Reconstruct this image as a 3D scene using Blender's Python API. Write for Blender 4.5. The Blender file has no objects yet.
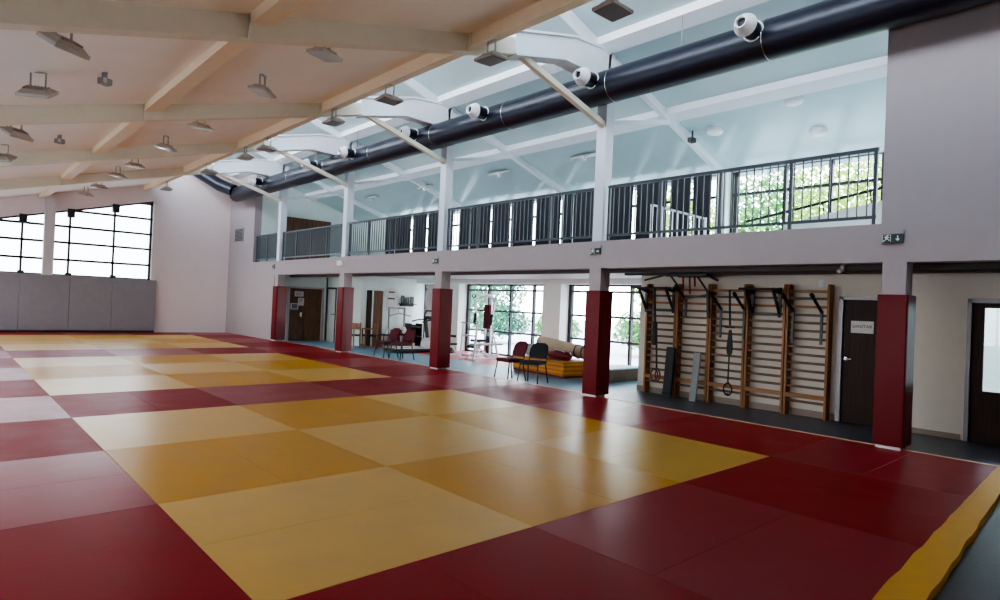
import bpy, bmesh, math, random
from mathutils import Vector, Matrix
random.seed(7)
C = bpy.context.scene.collection
PI = math.pi

# ------------------------------------------------------------------ materials
def srgb(r, g, b):
    f = lambda c: (c / 255 / 12.92) if c <= 10 else ((c / 255 + 0.055) / 1.055) ** 2.4
    return (f(r), f(g), f(b), 1)

def mat(name, col, rough=0.6, metal=0.0, var=0.06, scale=6.0, bump=0.0, bscale=60.0, stretch=None, spec=0.5,
        coat=0.0, rvar=0.0):
    m = bpy.data.materials.new(name); m.use_nodes = True
    nt = m.node_tree; N = nt.nodes; L = nt.links
    b = N['Principled BSDF']
    b.inputs['Roughness'].default_value = rough
    b.inputs['Metallic'].default_value = metal
    b.inputs['Specular IOR Level'].default_value = spec
    b.inputs['Coat Weight'].default_value = coat
    geo = N.new('ShaderNodeNewGeometry'); mp = N.new('ShaderNodeMapping')
    L.new(geo.outputs['Position'], mp.inputs['Vector'])
    if stretch: mp.inputs['Scale'].default_value = stretch
    nz = N.new('ShaderNodeTexNoise'); nz.inputs['Scale'].default_value = scale; nz.inputs['Detail'].default_value = 5
    L.new(mp.outputs['Vector'], nz.inputs['Vector'])
    mx = N.new('ShaderNodeMix'); mx.data_type = 'RGBA'
    lo = [max(0, c * (1 - 2 * var)) for c in col[:3]] + [1]
    hi = [min(1, c * (1 + 2 * var)) for c in col[:3]] + [1]
    mx.inputs['A'].default_value = lo; mx.inputs['B'].default_value = hi
    L.new(nz.outputs['Fac'], mx.inputs['Factor']); L.new(mx.outputs['Result'], b.inputs['Base Color'])
    if rvar:
        mr = N.new('ShaderNodeMapRange'); mr.inputs['From Min'].default_value = 0.3; mr.inputs['From Max'].default_value = 0.7
        mr.inputs['To Min'].default_value = rough - rvar; mr.inputs['To Max'].default_value = rough + rvar
        L.new(nz.outputs['Fac'], mr.inputs['Value']); L.new(mr.outputs['Result'], b.inputs['Roughness'])
    if bump:
        n2 = N.new('ShaderNodeTexNoise'); n2.inputs['Scale'].default_value = bscale; n2.inputs['Detail'].default_value = 3
        L.new(mp.outputs['Vector'], n2.inputs['Vector'])
        bp = N.new('ShaderNodeBump'); bp.inputs['Strength'].default_value = bump; bp.inputs['Distance'].default_value = 0.01
        L.new(n2.outputs['Fac'], bp.inputs['Height']); L.new(bp.outputs['Normal'], b.inputs['Normal'])
    return m

def mat_vinyl(name, col, rough, spec):
    """vinyl judo mat: directional embossing (anisotropic), scuffs and soft wear"""
    m = mat(name, col, rough, var=0.07, scale=2.2, spec=spec)
    nt = m.node_tree; N = nt.nodes; L = nt.links; b = N['Principled BSDF']
    tg = N.new('ShaderNodeTangent'); tg.direction_type = 'UV_MAP'; tg.uv_map = 'UVMap'
    L.new(tg.outputs['Tangent'], b.inputs['Tangent'])
    b.inputs['Anisotropic'].default_value = 0.4
    geo = N.new('ShaderNodeNewGeometry')
    n1 = N.new('ShaderNodeTexNoise'); n1.inputs['Scale'].default_value = 2.2; n1.inputs['Detail'].default_value = 3
    n1.inputs['Roughness'].default_value = 0.5; n1.inputs['Distortion'].default_value = 0.3
    L.new(geo.outputs['Position'], n1.inputs['Vector'])
    mr = N.new('ShaderNodeMapRange'); mr.inputs['From Min'].default_value = 0.35; mr.inputs['From Max'].default_value = 0.68
    mr.inputs['To Min'].default_value = rough - 0.02; mr.inputs['To Max'].default_value = rough + 0.03
    L.new(n1.outputs['Fac'], mr.inputs['Value']); L.new(mr.outputs['Result'], b.inputs['Roughness'])
    n2 = N.new('ShaderNodeTexNoise'); n2.inputs['Scale'].default_value = 1.6; n2.inputs['Detail'].default_value = 6
    L.new(geo.outputs['Position'], n2.inputs['Vector'])
    n3 = N.new('ShaderNodeTexNoise'); n3.inputs['Scale'].default_value = 13; n3.inputs['Detail'].default_value = 7; n3.inputs['Distortion'].default_value = 1.0
    L.new(geo.outputs['Position'], n3.inputs['Vector'])
    ad = N.new('ShaderNodeMath'); ad.operation = 'MULTIPLY_ADD'; ad.inputs[1].default_value = 0.35
    L.new(n3.outputs['Fac'], ad.inputs[0]); L.new(n2.outputs['Fac'], ad.inputs[2])
    bp = N.new('ShaderNodeBump'); bp.inputs['Strength'].default_value = 0.16; bp.inputs['Distance'].default_value = 0.012
    L.new(ad.outputs['Value'], bp.inputs['Height']); L.new(bp.outputs['Normal'], b.inputs['Normal'])
    return m

def mat_wood(name, c1, c2, rough=0.45, axis='Z', scale=3.0, spec=0.4):
    m = bpy.data.materials.new(name); m.use_nodes = True
    nt = m.node_tree; N = nt.nodes; L = nt.links; b = N['Principled BSDF']
    b.inputs['Roughness'].default_value = rough; b.inputs['Specular IOR Level'].default_value = spec
    tc = N.new('ShaderNodeNewGeometry'); mp = N.new('ShaderNodeMapping')
    s = {'X': (0.6, 9, 9), 'Y': (9, 0.6, 9), 'Z': (9, 9, 0.6)}[axis]
    mp.inputs['Scale'].default_value = s
    L.new(tc.outputs['Position'], mp.inputs['Vector'])
    nz = N.new('ShaderNodeTexNoise'); nz.inputs['Scale'].default_value = scale; nz.inputs['Detail'].default_value = 6; nz.inputs['Distortion'].default_value = 0.6
    L.new(mp.outputs['Vector'], nz.inputs['Vector'])
    rp = N.new('ShaderNodeValToRGB'); rp.color_ramp.elements[0].position = 0.32; rp.color_ramp.elements[1].position = 0.7
    rp.color_ramp.elements[0].color = c1; rp.color_ramp.elements[1].color = c2
    L.new(nz.outputs['Fac'], rp.inputs['Fac']); L.new(rp.outputs['Color'], b.inputs['Base Color'])
    return m

def mat_glass(name, tint=(0.93, 0.97, 0.96, 1), refl=0.07):
    m = bpy.data.materials.new(name); m.use_nodes = True
    nt = m.node_tree; N = nt.nodes; L = nt.links
    N.remove(N['Principled BSDF'])
    t = N.new('ShaderNodeBsdfTransparent'); t.inputs['Color'].default_value = tint
    g = N.new('ShaderNodeBsdfGlossy'); g.inputs['Roughness'].default_value = 0.02
    mx = N.new('ShaderNodeMixShader'); mx.inputs['Fac'].default_value = refl
    L.new(t.outputs[0], mx.inputs[1]); L.new(g.outputs[0], mx.inputs[2])
    L.new(mx.outputs[0], N['Material Output'].inputs['Surface'])
    return m

def mat_floor(name):
    """rubber floor of the gym: dark grey by the wall bars, paler blue with painted window glare in the gym, red zone under the machines"""
    m = bpy.data.materials.new(name); m.use_nodes = True
    nt = m.node_tree; N = nt.nodes; L = nt.links; b = N['Principled BSDF']
    b.inputs['Roughness'].default_value = 0.38; b.inputs['Specular IOR Level'].default_value = 0.35
    geo = N.new('ShaderNodeNewGeometry'); sp = N.new('ShaderNodeSeparateXYZ'); L.new(geo.outputs['Position'], sp.inputs[0])
    nz = N.new('ShaderNodeTexNoise'); nz.inputs['Scale'].default_value = 30; nz.inputs['Detail'].default_value = 4
    L.new(geo.outputs['Position'], nz.inputs['Vector'])
    def step(sock, lo, hi):
        r = N.new('ShaderNodeMapRange'); r.inputs['From Min'].default_value = lo; r.inputs['From Max'].default_value = hi
        L.new(sock, r.inputs['Value']); return r.outputs['Result']
    def mix(f, a, bb):
        x = N.new('ShaderNodeMix'); x.data_type = 'RGBA'
        L.new(f, x.inputs['Factor'])
        for s, v in (('A', a), ('B', bb)):
            if isinstance(v, tuple): x.inputs[s].default_value = v
            else: L.new(v, x.inputs[s])
        return x.outputs['Result']
    gray = mix(nz.outputs['Fac'], srgb(62, 63, 68), srgb(86, 88, 94))
    blue = mix(nz.outputs['Fac'], srgb(96, 138, 158), srgb(122, 162, 180))
    red = mix(nz.outputs['Fac'], srgb(196, 70, 66), srgb(214, 96, 90))
    c = mix(step(sp.outputs['Y'], 4.9, 5.5), gray, blue)  # window glare put into the paler blue of one grey-blue floor
    mu = N.new('ShaderNodeMath'); mu.operation = 'MULTIPLY'
    L.new(step(sp.outputs['X'], 2.44, 2.46), mu.inputs[0]); L.new(step(sp.outputs['Y'], 7.0, 7.02), mu.inputs[1])
    c = mix(mu.outputs['Value'], c, red)
    L.new(c, b.inputs['Base Color'])
    bp = N.new('ShaderNodeBump'); bp.inputs['Strength'].default_value = 0.12; bp.inputs['Distance'].default_value = 0.004
    L.new(nz.outputs['Fac'], bp.inputs['Height']); L.new(bp.outputs['Normal'], b.inputs['Normal'])
    return m

M = {}
M['wall'] = mat('painted plaster', srgb(206, 197, 197), 0.75, var=0.02, bump=0.05, bscale=90)
M['wall_side'] = mat('shaded plaster', srgb(172, 160, 159), 0.75, var=0.02, bump=0.05, bscale=90)  # same white plaster, darkened to carry the shade on this side
M['wall_recess'] = mat('lightened recess plaster', srgb(226, 217, 204), 0.75, var=0.02, bump=0.05, bscale=90)  # same white plaster, light in the recess put into the colour
M['wall_far'] = mat('lightened far plaster', srgb(228, 212, 210), 0.75, var=0.02, bump=0.05, bscale=90)  # same white plaster, paler to paint in the far wall's light
M['wall_mint'] = mat('pale mint plaster', srgb(230, 240, 235), 0.6, var=0.02)
M['ceil'] = mat('warm tinted ceiling board', srgb(250, 240, 228), 0.8, var=0.03, scale=1.5)  # warm tint stands in for light bounced up from the mats
M['beam'] = mat('warm tinted beam', srgb(228, 219, 198), 0.6, var=0.03)  # tan paints the warm light on the rafter's hall side
M['purlin'] = mat('cream painted purlin', srgb(240, 216, 184), 0.6, var=0.03)
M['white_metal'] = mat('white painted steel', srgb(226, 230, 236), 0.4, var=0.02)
M['white_ceil'] = mat('white sheet ceiling', srgb(184, 206, 211), 0.22, var=0.02, scale=2, spec=0.7)
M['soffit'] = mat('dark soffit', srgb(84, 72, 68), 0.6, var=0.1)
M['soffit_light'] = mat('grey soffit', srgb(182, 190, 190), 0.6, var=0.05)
M['floor'] = mat_floor('gym floor')
M['asphalt'] = mat('outside paving', srgb(196, 192, 188), 0.9, var=0.1, scale=1)
M['yellow_l'] = mat_vinyl('yellow vinyl along', srgb(214, 168, 76), 0.315, 0.30)  # same vinyl as the next, glare of this lay put into the base
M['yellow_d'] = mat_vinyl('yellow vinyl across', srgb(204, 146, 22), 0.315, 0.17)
M['red_l'] = mat_vinyl('red vinyl along', srgb(148, 36, 44), 0.325, 0.17)  # base paled for glare like the yellow one
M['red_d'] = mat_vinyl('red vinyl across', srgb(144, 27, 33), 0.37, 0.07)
M['strip_y'] = mat('yellow strip vinyl', srgb(232, 172, 40), 0.5, var=0.05)
M['trim_wood'] = mat_wood('light wood trim', srgb(214, 176, 140), srgb(232, 200, 166), axis='Y')
M['pad_red'] = mat('red leatherette', srgb(106, 9, 22), 0.36, var=0.05, bump=0.04, bscale=140, spec=0.16)
M['pad_side'] = mat('glossy red leatherette', srgb(110, 10, 24), 0.28, var=0.05, bump=0.03, bscale=140, spec=0.5)
M['pad_grey'] = mat('grey leatherette', srgb(134, 128, 134), 0.5, var=0.04, bump=0.05, bscale=120)
M['black'] = mat('black metal', srgb(28, 29, 32), 0.45, var=0.1)
M['dark_frame'] = mat('dark anodised frame', srgb(44, 46, 50), 0.4, var=0.05)
M['rail'] = mat('grey painted rail', srgb(74, 80, 86), 0.45, var=0.05)
M['duct'] = mat('black textile duct', srgb(18, 20, 36), 0.36, var=0.1, scale=3, spec=0.5)
M['grey_metal'] = mat('grey metal', srgb(138, 134, 130), 0.4, metal=0.5, var=0.06)
M['lamp_body'] = mat('lamp body', srgb(178, 168, 156), 0.45, metal=0.2, var=0.05)
M['lens'] = mat('lamp glass', srgb(196, 194, 190), 0.2, var=0.04)
M['lens_backlit'] = mat('backlit lamp face', srgb(112, 104, 100), 0.3, var=0.25, scale=40)  # backlit shade put into the lens colour; speckle is the LED pattern
M['bar_wood'] = mat_wood('beech wood', srgb(146, 94, 54), srgb(176, 122, 74), axis='Z')
M['rung_wood'] = mat_wood('rung wood', srgb(96, 70, 50), srgb(126, 94, 68), axis='Y')
M['rung_orange'] = mat_wood('orange rung wood', srgb(150, 98, 56), srgb(176, 122, 74), axis='Y')
M['door_brown'] = mat_wood('dark walnut door', srgb(96, 66, 52), srgb(134, 98, 78), axis='Z', scale=4, spec=0.25)
M['door_dark'] = mat_wood('very dark door', srgb(48, 32, 27), srgb(66, 45, 38), axis='Z', scale=4, spec=0.15)
M['frame_grey'] = mat('grey door frame', srgb(150, 146, 150), 0.4, metal=0.3, var=0.04)
M['skirt'] = mat('beige skirting', srgb(150, 134, 118), 0.5, var=0.05)
M['glass'] = mat_glass('window glass')
M['glass_dimming'] = mat_glass('dimming gable glass', (0.50, 0.52, 0.53, 1), 0.05)  # grey tint added to dim the daylight through the gable
M['paper'] = mat('white paper', srgb(226, 224, 220), 0.8, var=0.02)
M['ink'] = mat('grey print', srgb(120, 120, 124), 0.8, var=0.2, scale=60)
M['ink_dark'] = mat('dark print', srgb(60, 60, 66), 0.8, var=0.1)
M['chrome'] = mat('chrome', srgb(200, 200, 200), 0.25, metal=1.0, var=0.02)
M['white_plastic'] = mat('white plastic', srgb(234, 234, 234), 0.4, var=0.02)
M['sign_green'] = mat('dark green sign', srgb(34, 58, 48), 0.4, var=0.05)
M['fabric_red'] = mat('burgundy fabric', srgb(84, 15, 30), 0.85, var=0.1, scale=50)
M['fabric_black'] = mat('black fabric', srgb(26, 27, 30), 0.85, var=0.15, scale=50)
M['blind'] = mat('dark blind fabric', srgb(42, 44, 52), 0.7, var=0.1, scale=4)
M['beige'] = mat('beige canvas', srgb(206, 190, 164), 0.8, var=0.06)
M['cloth'] = mat('pale grey cloth', srgb(196, 194, 190), 0.85, var=0.12, scale=14)
M['burgundy'] = mat('burgundy vinyl', srgb(120, 18, 34), 0.4, var=0.1)
M['orange_mat_b'] = mat('deep orange yellow vinyl', srgb(196, 124, 40), 0.5, var=0.06)
M['orange_mat'] = mat('orange yellow vinyl', srgb(222, 156, 56), 0.5, var=0.06)
M['box_brown'] = mat('taupe upholstery', srgb(104, 86, 76), 0.7, var=0.1)
M['box_blue'] = mat('pale blue vinyl', srgb(150, 190, 206), 0.5, var=0.04)
M['foam_dark'] = mat('charcoal foam', srgb(66, 70, 74), 0.8, var=0.08)
M['foam_grey'] = mat('pale grey board', srgb(158, 164, 164), 0.7, var=0.06)
M['rubber'] = mat('black rubber', srgb(22, 22, 24), 0.6, var=0.1)
M['grip_red'] = mat('red grip', srgb(150, 34, 32), 0.6, var=0.1)
M['ring_wood'] = mat('dark red ring', srgb(92, 30, 24), 0.5, var=0.1)
M['chair_wood'] = mat_wood('chair wood', srgb(120, 82, 52), srgb(160, 116, 78), axis='Z')
M['bark'] = mat('bark', srgb(92, 76, 62), 0.9, var=0.2, scale=8)
M['leaf_a'] = mat('yellow green leaves', srgb(150, 172, 70), 0.6, var=0.3, scale=2.5)
M['leaf_b'] = mat('green leaves', srgb(100, 148, 82), 0.6, var=0.3, scale=2.5)
M['leaf_c'] = mat('blue green leaves', srgb(64, 118, 88), 0.6, var=0.3, scale=2.5)
M['house'] = mat('cream render', srgb(238, 232, 216), 0.8, var=0.03)
M['roof_red'] = mat('roof tile', srgb(160, 92, 72), 0.8, var=0.1)

# ------------------------------------------------------------------ mesh builder
class MB:
    def __init__(s): s.bm = bmesh.new()
    def box(s, lo, hi, mtx=None):
        x0, y0, z0 = lo; x1, y1, z1 = hi
        v = [Vector(p) for p in ((x0,y0,z0),(x1,y0,z0),(x1,y1,z0),(x0,y1,z0),(x0,y0,z1),(x1,y0,z1),(x1,y1,z1),(x0,y1,z1))]
        if mtx: v = [mtx @ p for p in v]
        v = [s.bm.verts.new(p) for p in v]
        for f in ((3,2,1,0),(4,5,6,7),(0,1,5,4),(1,2,6,5),(2,3,7,6),(3,0,4,7)): s.bm.faces.new([v[i] for i in f])
        return s
    def prism(s, pts, off):
        off = Vector(off); a = [s.bm.verts.new(Vector(p)) for p in pts]; b = [s.bm.verts.new(Vector(p) + off) for p in pts]
        n = len(pts); s.bm.faces.new(a[::-1]); s.bm.faces.new(b)
        for i in range(n): s.bm.faces.new((a[i], a[(i+1) % n], b[(i+1) % n], b[i]))
        return s
    def bar(s, p0, p1, w, h=None, up=(0,0,1)):
        h = h or w; p0 = Vector(p0); p1 = Vector(p1); d = (p1 - p0).normalized(); up = Vector(up)
        if abs(d.dot(up)) > 0.98: up = Vector((1,0,0))
        r = d.cross(up).normalized(); u = r.cross(d).normalized()
        q = [r*a*w/2 + u*b*h/2 for a, b in ((-1,-1),(1,-1),(1,1),(-1,1))]
        a = [s.bm.verts.new(p0 + k) for k in q]; b = [s.bm.verts.new(p1 + k) for k in q]
        s.bm.faces.new(a[::-1]); s.bm.faces.new(b)
        for i in range(4): s.bm.faces.new((a[i], a[(i+1)%4], b[(i+1)%4], b[i]))
        return s
    def tube(s, pts, r, n=10, caps=True):
        pts = [Vector(p) for p in pts]; rs = r if isinstance(r, (list, tuple)) else [r]*len(pts)
        prev = None; rings = []
        for i, p in enumerate(pts):
            d = (pts[min(i+1, len(pts)-1)] - pts[max(i-1, 0)]).normalized()
            if prev is None:
                a = Vector((0,0,1)) if abs(d.z) < 0.9 else Vector((1,0,0)); x = d.cross(a).normalized()
            else: x = (prev - d*prev.dot(d)).normalized()
            prev = x; y = d.cross(x)
            rings.append([s.bm.verts.new(p + (x*math.cos(t) + y*math.sin(t))*rs[i]) for t in [2*PI*k/n for k in range(n)]])
        for a, b in zip(rings, rings[1:]):
            for k in range(n): s.bm.faces.new((a[k], a[(k+1)%n], b[(k+1)%n], b[k]))
        if caps: s.bm.faces.new(rings[0][::-1]); s.bm.faces.new(rings[-1])
        return s
    def ring(s, c, R, r, axis=(0,0,1), n=20, m=8, sx=1, sy=1):
        ax = Vector(axis).normalized(); a = Vector((0,0,1)) if abs(ax.z) < 0.9 else Vector((1,0,0))
        x = ax.cross(a).normalized(); y = ax.cross(x); c = Vector(c); rows = []
        for i in range(n):
            t = 2*PI*i/n; d = x*math.cos(t)*sx + y*math.sin(t)*sy
            dn = d.normalized()
            rows.append([s.bm.verts.new(c + d*R + (dn*math.cos(2*PI*j/m) + ax*math.sin(2*PI*j/m))*r) for j in range(m)])
        for i in range(n):
            for j in range(m):
                s.bm.faces.new((rows[i][j], rows[(i+1)%n][j], rows[(i+1)%n][(j+1)%m], rows[i][(j+1)%m]))
        return s
    def blob(s, c, rad, n=12, m=8, jit=0.0):
        c = Vector(c); rows = []
        for i in range(1, m):
            ph = PI*i/m
            rows.append([s.bm.verts.new(c + Vector((rad[0]*math.sin(ph)*math.cos(2*PI*k/n), rad[1]*math.sin(ph)*math.sin(2*PI*k/n), rad[2]*math.cos(ph)))*(1+random.uniform(-jit, jit))) for k in range(n)])
        t = s.bm.verts.new(c + Vector((0,0,rad[2]))); b = s.bm.verts.new(c - Vector((0,0,rad[2])))
        for k in range(n):
            s.bm.faces.new((t, rows[0][k], rows[0][(k+1)%n])); s.bm.faces.new((b, rows[-1][(k+1)%n], rows[-1][k]))
        for a, bb in zip(rows, rows[1:]):
            for k in range(n): s.bm.faces.new((a[k], bb[k], bb[(k+1)%n], a[(k+1)%n]))
        return s
    def build(s, name, m, parent=None, bevel=0.0, smooth=0, seg=2):
        bmesh.ops.recalc_face_normals(s.bm, faces=s.bm.faces)
        me = bpy.data.meshes.new(name); s.bm.to_mesh(me); s.bm.free()
        me.materials.append(m)
        if smooth: me.shade_smooth(); me.set_sharp_from_angle(angle=math.radians(smooth))
        o = bpy.data.objects.new(name, me); C.objects.link(o)
        if parent: o.parent = parent
        if bevel:
            b = o.modifiers.new('bevel', 'BEVEL'); b.width = bevel; b.segments = seg; b.limit_method = 'ANGLE'
        return o

def tag(o, label, cat, group=None, kind=None):
    o['label'] = label; o['category'] = cat
    if group: o['group'] = group
    if kind: o['kind'] = kind
    return o
def thing(name, label, cat, loc=(0,0,0), rz=0, group=None):
    o = bpy.data.objects.new(name, None); C.objects.link(o); o.location = loc; o.rotation_euler = (0, 0, rz)
    o.empty_display_size = 0.1
    return tag(o, label, cat, group)
def struct(mb, name, m, parent=None, **k):
    o = mb.build(name, m, parent, **k)
    if parent is None: o['kind'] = 'structure'
    return o
def dup(root, loc, rz, label, group=None):
    r = root.copy(); C.objects.link(r); r.location = loc; r.rotation_euler = (0, 0, rz); r['label'] = label
    if group: r['group'] = group
    for ch in list(root.children):
        c = ch.copy(); C.objects.link(c); c.parent = r
        for g in list(ch.children):
            d = g.copy(); C.objects.link(d); d.parent = c
    return r

ZF = -0.05            # gym floor; mat tops are at z = 0
D = 4.85              # column spacing
FR = [5.0 + D*k for k in range(4)]     # frame planes y
lowz = lambda x: 4.31 + 0.258*(x + 8.37)      # underside of the hall ceiling
upz = lambda x: 6.46 - 0.32*x                 # underside of the upper ceiling

# ------------------------------------------------------------------ shell
struct(MB().box((-12.5, -6, ZF-0.2), (4.95, 24.6, ZF)), 'floor', M['floor'])
struct(MB().box((-60, -60, -0.6), (70, 80, -0.27)), 'ground_outside', M['asphalt'])
# hall ceiling
struct(MB().prism([(-12.6, -6, lowz(-12.6)), (-3.02, -6, lowz(-3.02)), (-3.02, -6, lowz(-3.02)+0.15), (-12.6, -6, lowz(-12.6)+0.15)], (0, 30.7, 0)), 'ceiling', M['ceil'])
# upper ceiling over aisle and balcony
struct(MB().prism([(-2.95, -6, upz(-2.95)), (4.95, -6, upz(4.95)), (4.95, -6, upz(4.95)+0.15), (-2.95, -6, upz(-2.95)+0.15)], (0, 30.7, 0)), 'ceiling', M['white_ceil'])
mb = MB(); mb.box((-3.02, -6, lowz(-3.02)), (-2.9, 24.7, 6.35)); mb.box((-3.02, -6, 7.15), (-2.9, 24.7, upz(-2.9)+0.15))
for y in [-6.0, 0.0] + FR + [24.4]: mb.box((-3.02, y-0.1, 6.35), (-2.9, y+0.2, 7.15))  # unseen clerestory gaps added to bring daylight onto the upper ceiling
struct(mb, 'wall_ridge', M['wall'])
# far end wall with window opening: x -9.6..-2.85, z 2.0 .. raking top
WT = lambda x: 5.09 + 0.262*(x + 2.83)
mb = MB()
mb.prism([(-12.5, 24.6, ZF), (-2.85, 24.6, ZF), (-2.85, 24.6, 2.0), (-12.5, 24.6, 2.0)], (0, 0.3, 0))
mb.prism([(-12.5, 24.6, WT(-12.5)), (-2.85, 24.6, WT(-2.85)), (-2.85, 24.6, lowz(-2.85)+0.1), (-12.5, 24.6, lowz(-12.5)+0.1)], (0, 0.3, 0))
mb.prism([(-2.85, 24.6, ZF), (5.2, 24.6, ZF), (5.2, 24.6, upz(5.2)), (-2.85, 24.6, upz(-2.85))], (0, 0.3, 0))
struct(mb, 'wall_far', M['wall_far'])
mb = MB(); mb.box((-12.7, -6, ZF), (-12.5, 24.9, 0.9)); mb.box((-12.7, -6, 2.5), (-12.5, 24.9, 3.4))
for ya, yb in ((-6, 0.4), (4.4, 5.6), (14.1, 15.3), (23.6, 24.9)): mb.box((-12.7, ya, 0.9), (-12.5, yb, 2.5))
struct(mb, 'wall_left', M['wall'])
struct(MB().box((-12.5, -6.2, ZF), (5.2, -6, 8.2)), 'wall_rear', M['wall'])
# right side of the hall: gallery fascia, upper wall near camera, far lower wall
mb = MB()
mb.box((0.03, 0.33, 2.37), (0.30, 24.6, 2.87))
mb.box((0.03, -6, 2.37), (0.30, 0.33, 7.0))
mb.box((0.03, 21.9, 2.87), (0.30, 24.6, 7.0))
mb.box((0.03, 19.75, ZF), (0.30, 24.6, 2.37))
struct(mb, 'wall_right', M['wall_side'])
# gallery slab and gym soffit
struct(MB().box((0.30, -6, 2.46), (4.95, 24.6, 2.84)), 'floor_gallery', M['soffit_light'])
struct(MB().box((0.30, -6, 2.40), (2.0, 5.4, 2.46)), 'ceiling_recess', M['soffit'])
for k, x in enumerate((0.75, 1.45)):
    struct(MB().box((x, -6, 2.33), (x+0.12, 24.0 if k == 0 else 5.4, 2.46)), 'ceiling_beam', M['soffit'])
# wall behind the wall bars with two door openings
mb = MB()
mb.box((2.0, 1.46, ZF), (2.2, 5.36, 2.46)); mb.box((2.0, -0.24, ZF), (2.2, 0.62, 2.46))
mb.box((2.0, 0.62, 1.98), (2.2, 1.46, 2.46)); mb.box((2.0, -1.20, 1.98), (2.2, -0.24, 2.46)); mb.box((2.0, -6, ZF), (2.2, -1.2, 2.46))
mb.box((2.2, 5.2, ZF), (4.95, 5.36, 2.46))
struct(mb, 'wall_bars_side', M['wall_recess'])
struct(MB().box((1.975, 1.5, ZF), (2.0, 5.36, 0.06)), 'baseboard_right', M['skirt'])
struct(MB().box((1.98, -0.2, ZF), (2.0, 0.58, 0.03)), 'baseboard_right', M['skirt'])
# gym end walls
mb = MB()
mb.box((0.30, 20.1, ZF), (0.72, 20.3, 2.46)); mb.box((2.13, 20.1, ZF), (2.3, 20.3, 2.46)); mb.box((0.72, 20.1, 1.98), (2.13, 20.3, 2.46))
mb.box((2.2, 17.3, ZF), (2.3, 19.15, 2.46)); mb.box((2.2, 19.95, ZF), (2.3, 20.1, 2.46)); mb.box((2.2, 19.15, 2.02), (2.3, 19.95, 2.46))
mb.box((2.3, 17.3, ZF), (4.95, 17.5, 2.46))
struct(mb, 'wall_gym_end', M['wall_mint'])
struct(MB().box((2.2, 17.28, ZF), (4.55, 17.3, 0.03)), 'baseboard_gym', M['skirt'])
# outer wall x 4.55..5.0 : lower glazing and gallery glazing
mb = MB()
W = [(15.5, 17.3), (10.66, 14.72), (5.94, 9.94)]
mb.box((4.55, 5.36, 2.31), (5.05, 17.5, 2.46))
for a, b in ((5.36, 5.94), (9.94, 10.66), (14.72, 15.5)): mb.box((4.55, a, ZF), (5.05, b, 2.31))
mb.box((4.55, -6, 2.46), (5.0, 24.6, 3.15)); mb.box((4.55, -6, 4.98), (5.0, 24.6, upz(4.55)+0.12))
mb.box((4.55, FR[3], 3.15), (5.0, 24.6, 4.98)); mb.box((4.55, -6, 3.15), (5.0, -3, 4.98))
for y in FR: mb.box((4.50, y-0.13, 2.84), (4.9, y+0.13, 5.02))
struct(mb, 'wall_outer', M['wall_mint'])
# gallery end wall with a wood panel
struct(MB().box((0.30, 21.9, 2.84), (4.95, 22.1, 6.6)), 'wall_gallery_end', M['wall_mint'])

# ------------------------------------------------------------------ columns and roof frames
for k in range(5):
    y = k*D
    mb = MB(); mb.box((0.03, y+0.03, ZF), (0.30, y+0.30, 2.37)); struct(mb, 'column', M['wall_side'])
for y in FR:
    y -= 0.1
    mb = MB(); mb.box((0.04, y, 2.87), (0.26, y+0.22, 6.40)); struct(mb, 'column', M['white_metal'])
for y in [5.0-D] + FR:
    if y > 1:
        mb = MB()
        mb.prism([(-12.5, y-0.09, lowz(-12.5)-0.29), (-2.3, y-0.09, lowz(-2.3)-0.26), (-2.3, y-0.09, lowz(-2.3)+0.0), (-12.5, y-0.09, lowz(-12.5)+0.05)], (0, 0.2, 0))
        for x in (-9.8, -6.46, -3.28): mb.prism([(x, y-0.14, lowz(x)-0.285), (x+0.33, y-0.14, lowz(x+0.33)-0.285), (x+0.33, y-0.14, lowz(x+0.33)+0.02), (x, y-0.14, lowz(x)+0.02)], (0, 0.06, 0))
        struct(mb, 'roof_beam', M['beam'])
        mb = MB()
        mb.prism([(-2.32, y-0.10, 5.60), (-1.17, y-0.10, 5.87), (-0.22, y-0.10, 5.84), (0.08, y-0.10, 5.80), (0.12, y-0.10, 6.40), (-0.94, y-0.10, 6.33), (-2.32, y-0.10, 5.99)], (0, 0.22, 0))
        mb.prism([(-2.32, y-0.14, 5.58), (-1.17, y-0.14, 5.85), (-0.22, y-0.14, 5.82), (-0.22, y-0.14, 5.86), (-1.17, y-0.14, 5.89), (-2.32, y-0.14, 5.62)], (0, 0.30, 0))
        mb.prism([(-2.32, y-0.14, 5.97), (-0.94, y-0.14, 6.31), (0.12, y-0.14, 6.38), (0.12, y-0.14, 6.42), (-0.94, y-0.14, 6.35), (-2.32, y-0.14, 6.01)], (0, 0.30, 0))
        struct(mb, 'roof_bracket_beam_daylit', M['white_metal'])  # rafter continued, its daylit end split off and coloured white
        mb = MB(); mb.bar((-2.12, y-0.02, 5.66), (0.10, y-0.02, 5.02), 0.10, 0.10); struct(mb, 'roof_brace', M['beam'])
        mb = MB(); mb.bar((0.25, y, 5.12), (2.40, y, 5.62), 0.08, 0.08); struct(mb, 'roof_brace', M['white_metal'])
    mb = MB(); mb.bar((-2.7, y, upz(-2.7)-0.08), (4.55, y, upz(4.55)-0.08), 0.12, 0.16); struct(mb, 'roof_beam', M['white_metal'])
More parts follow.
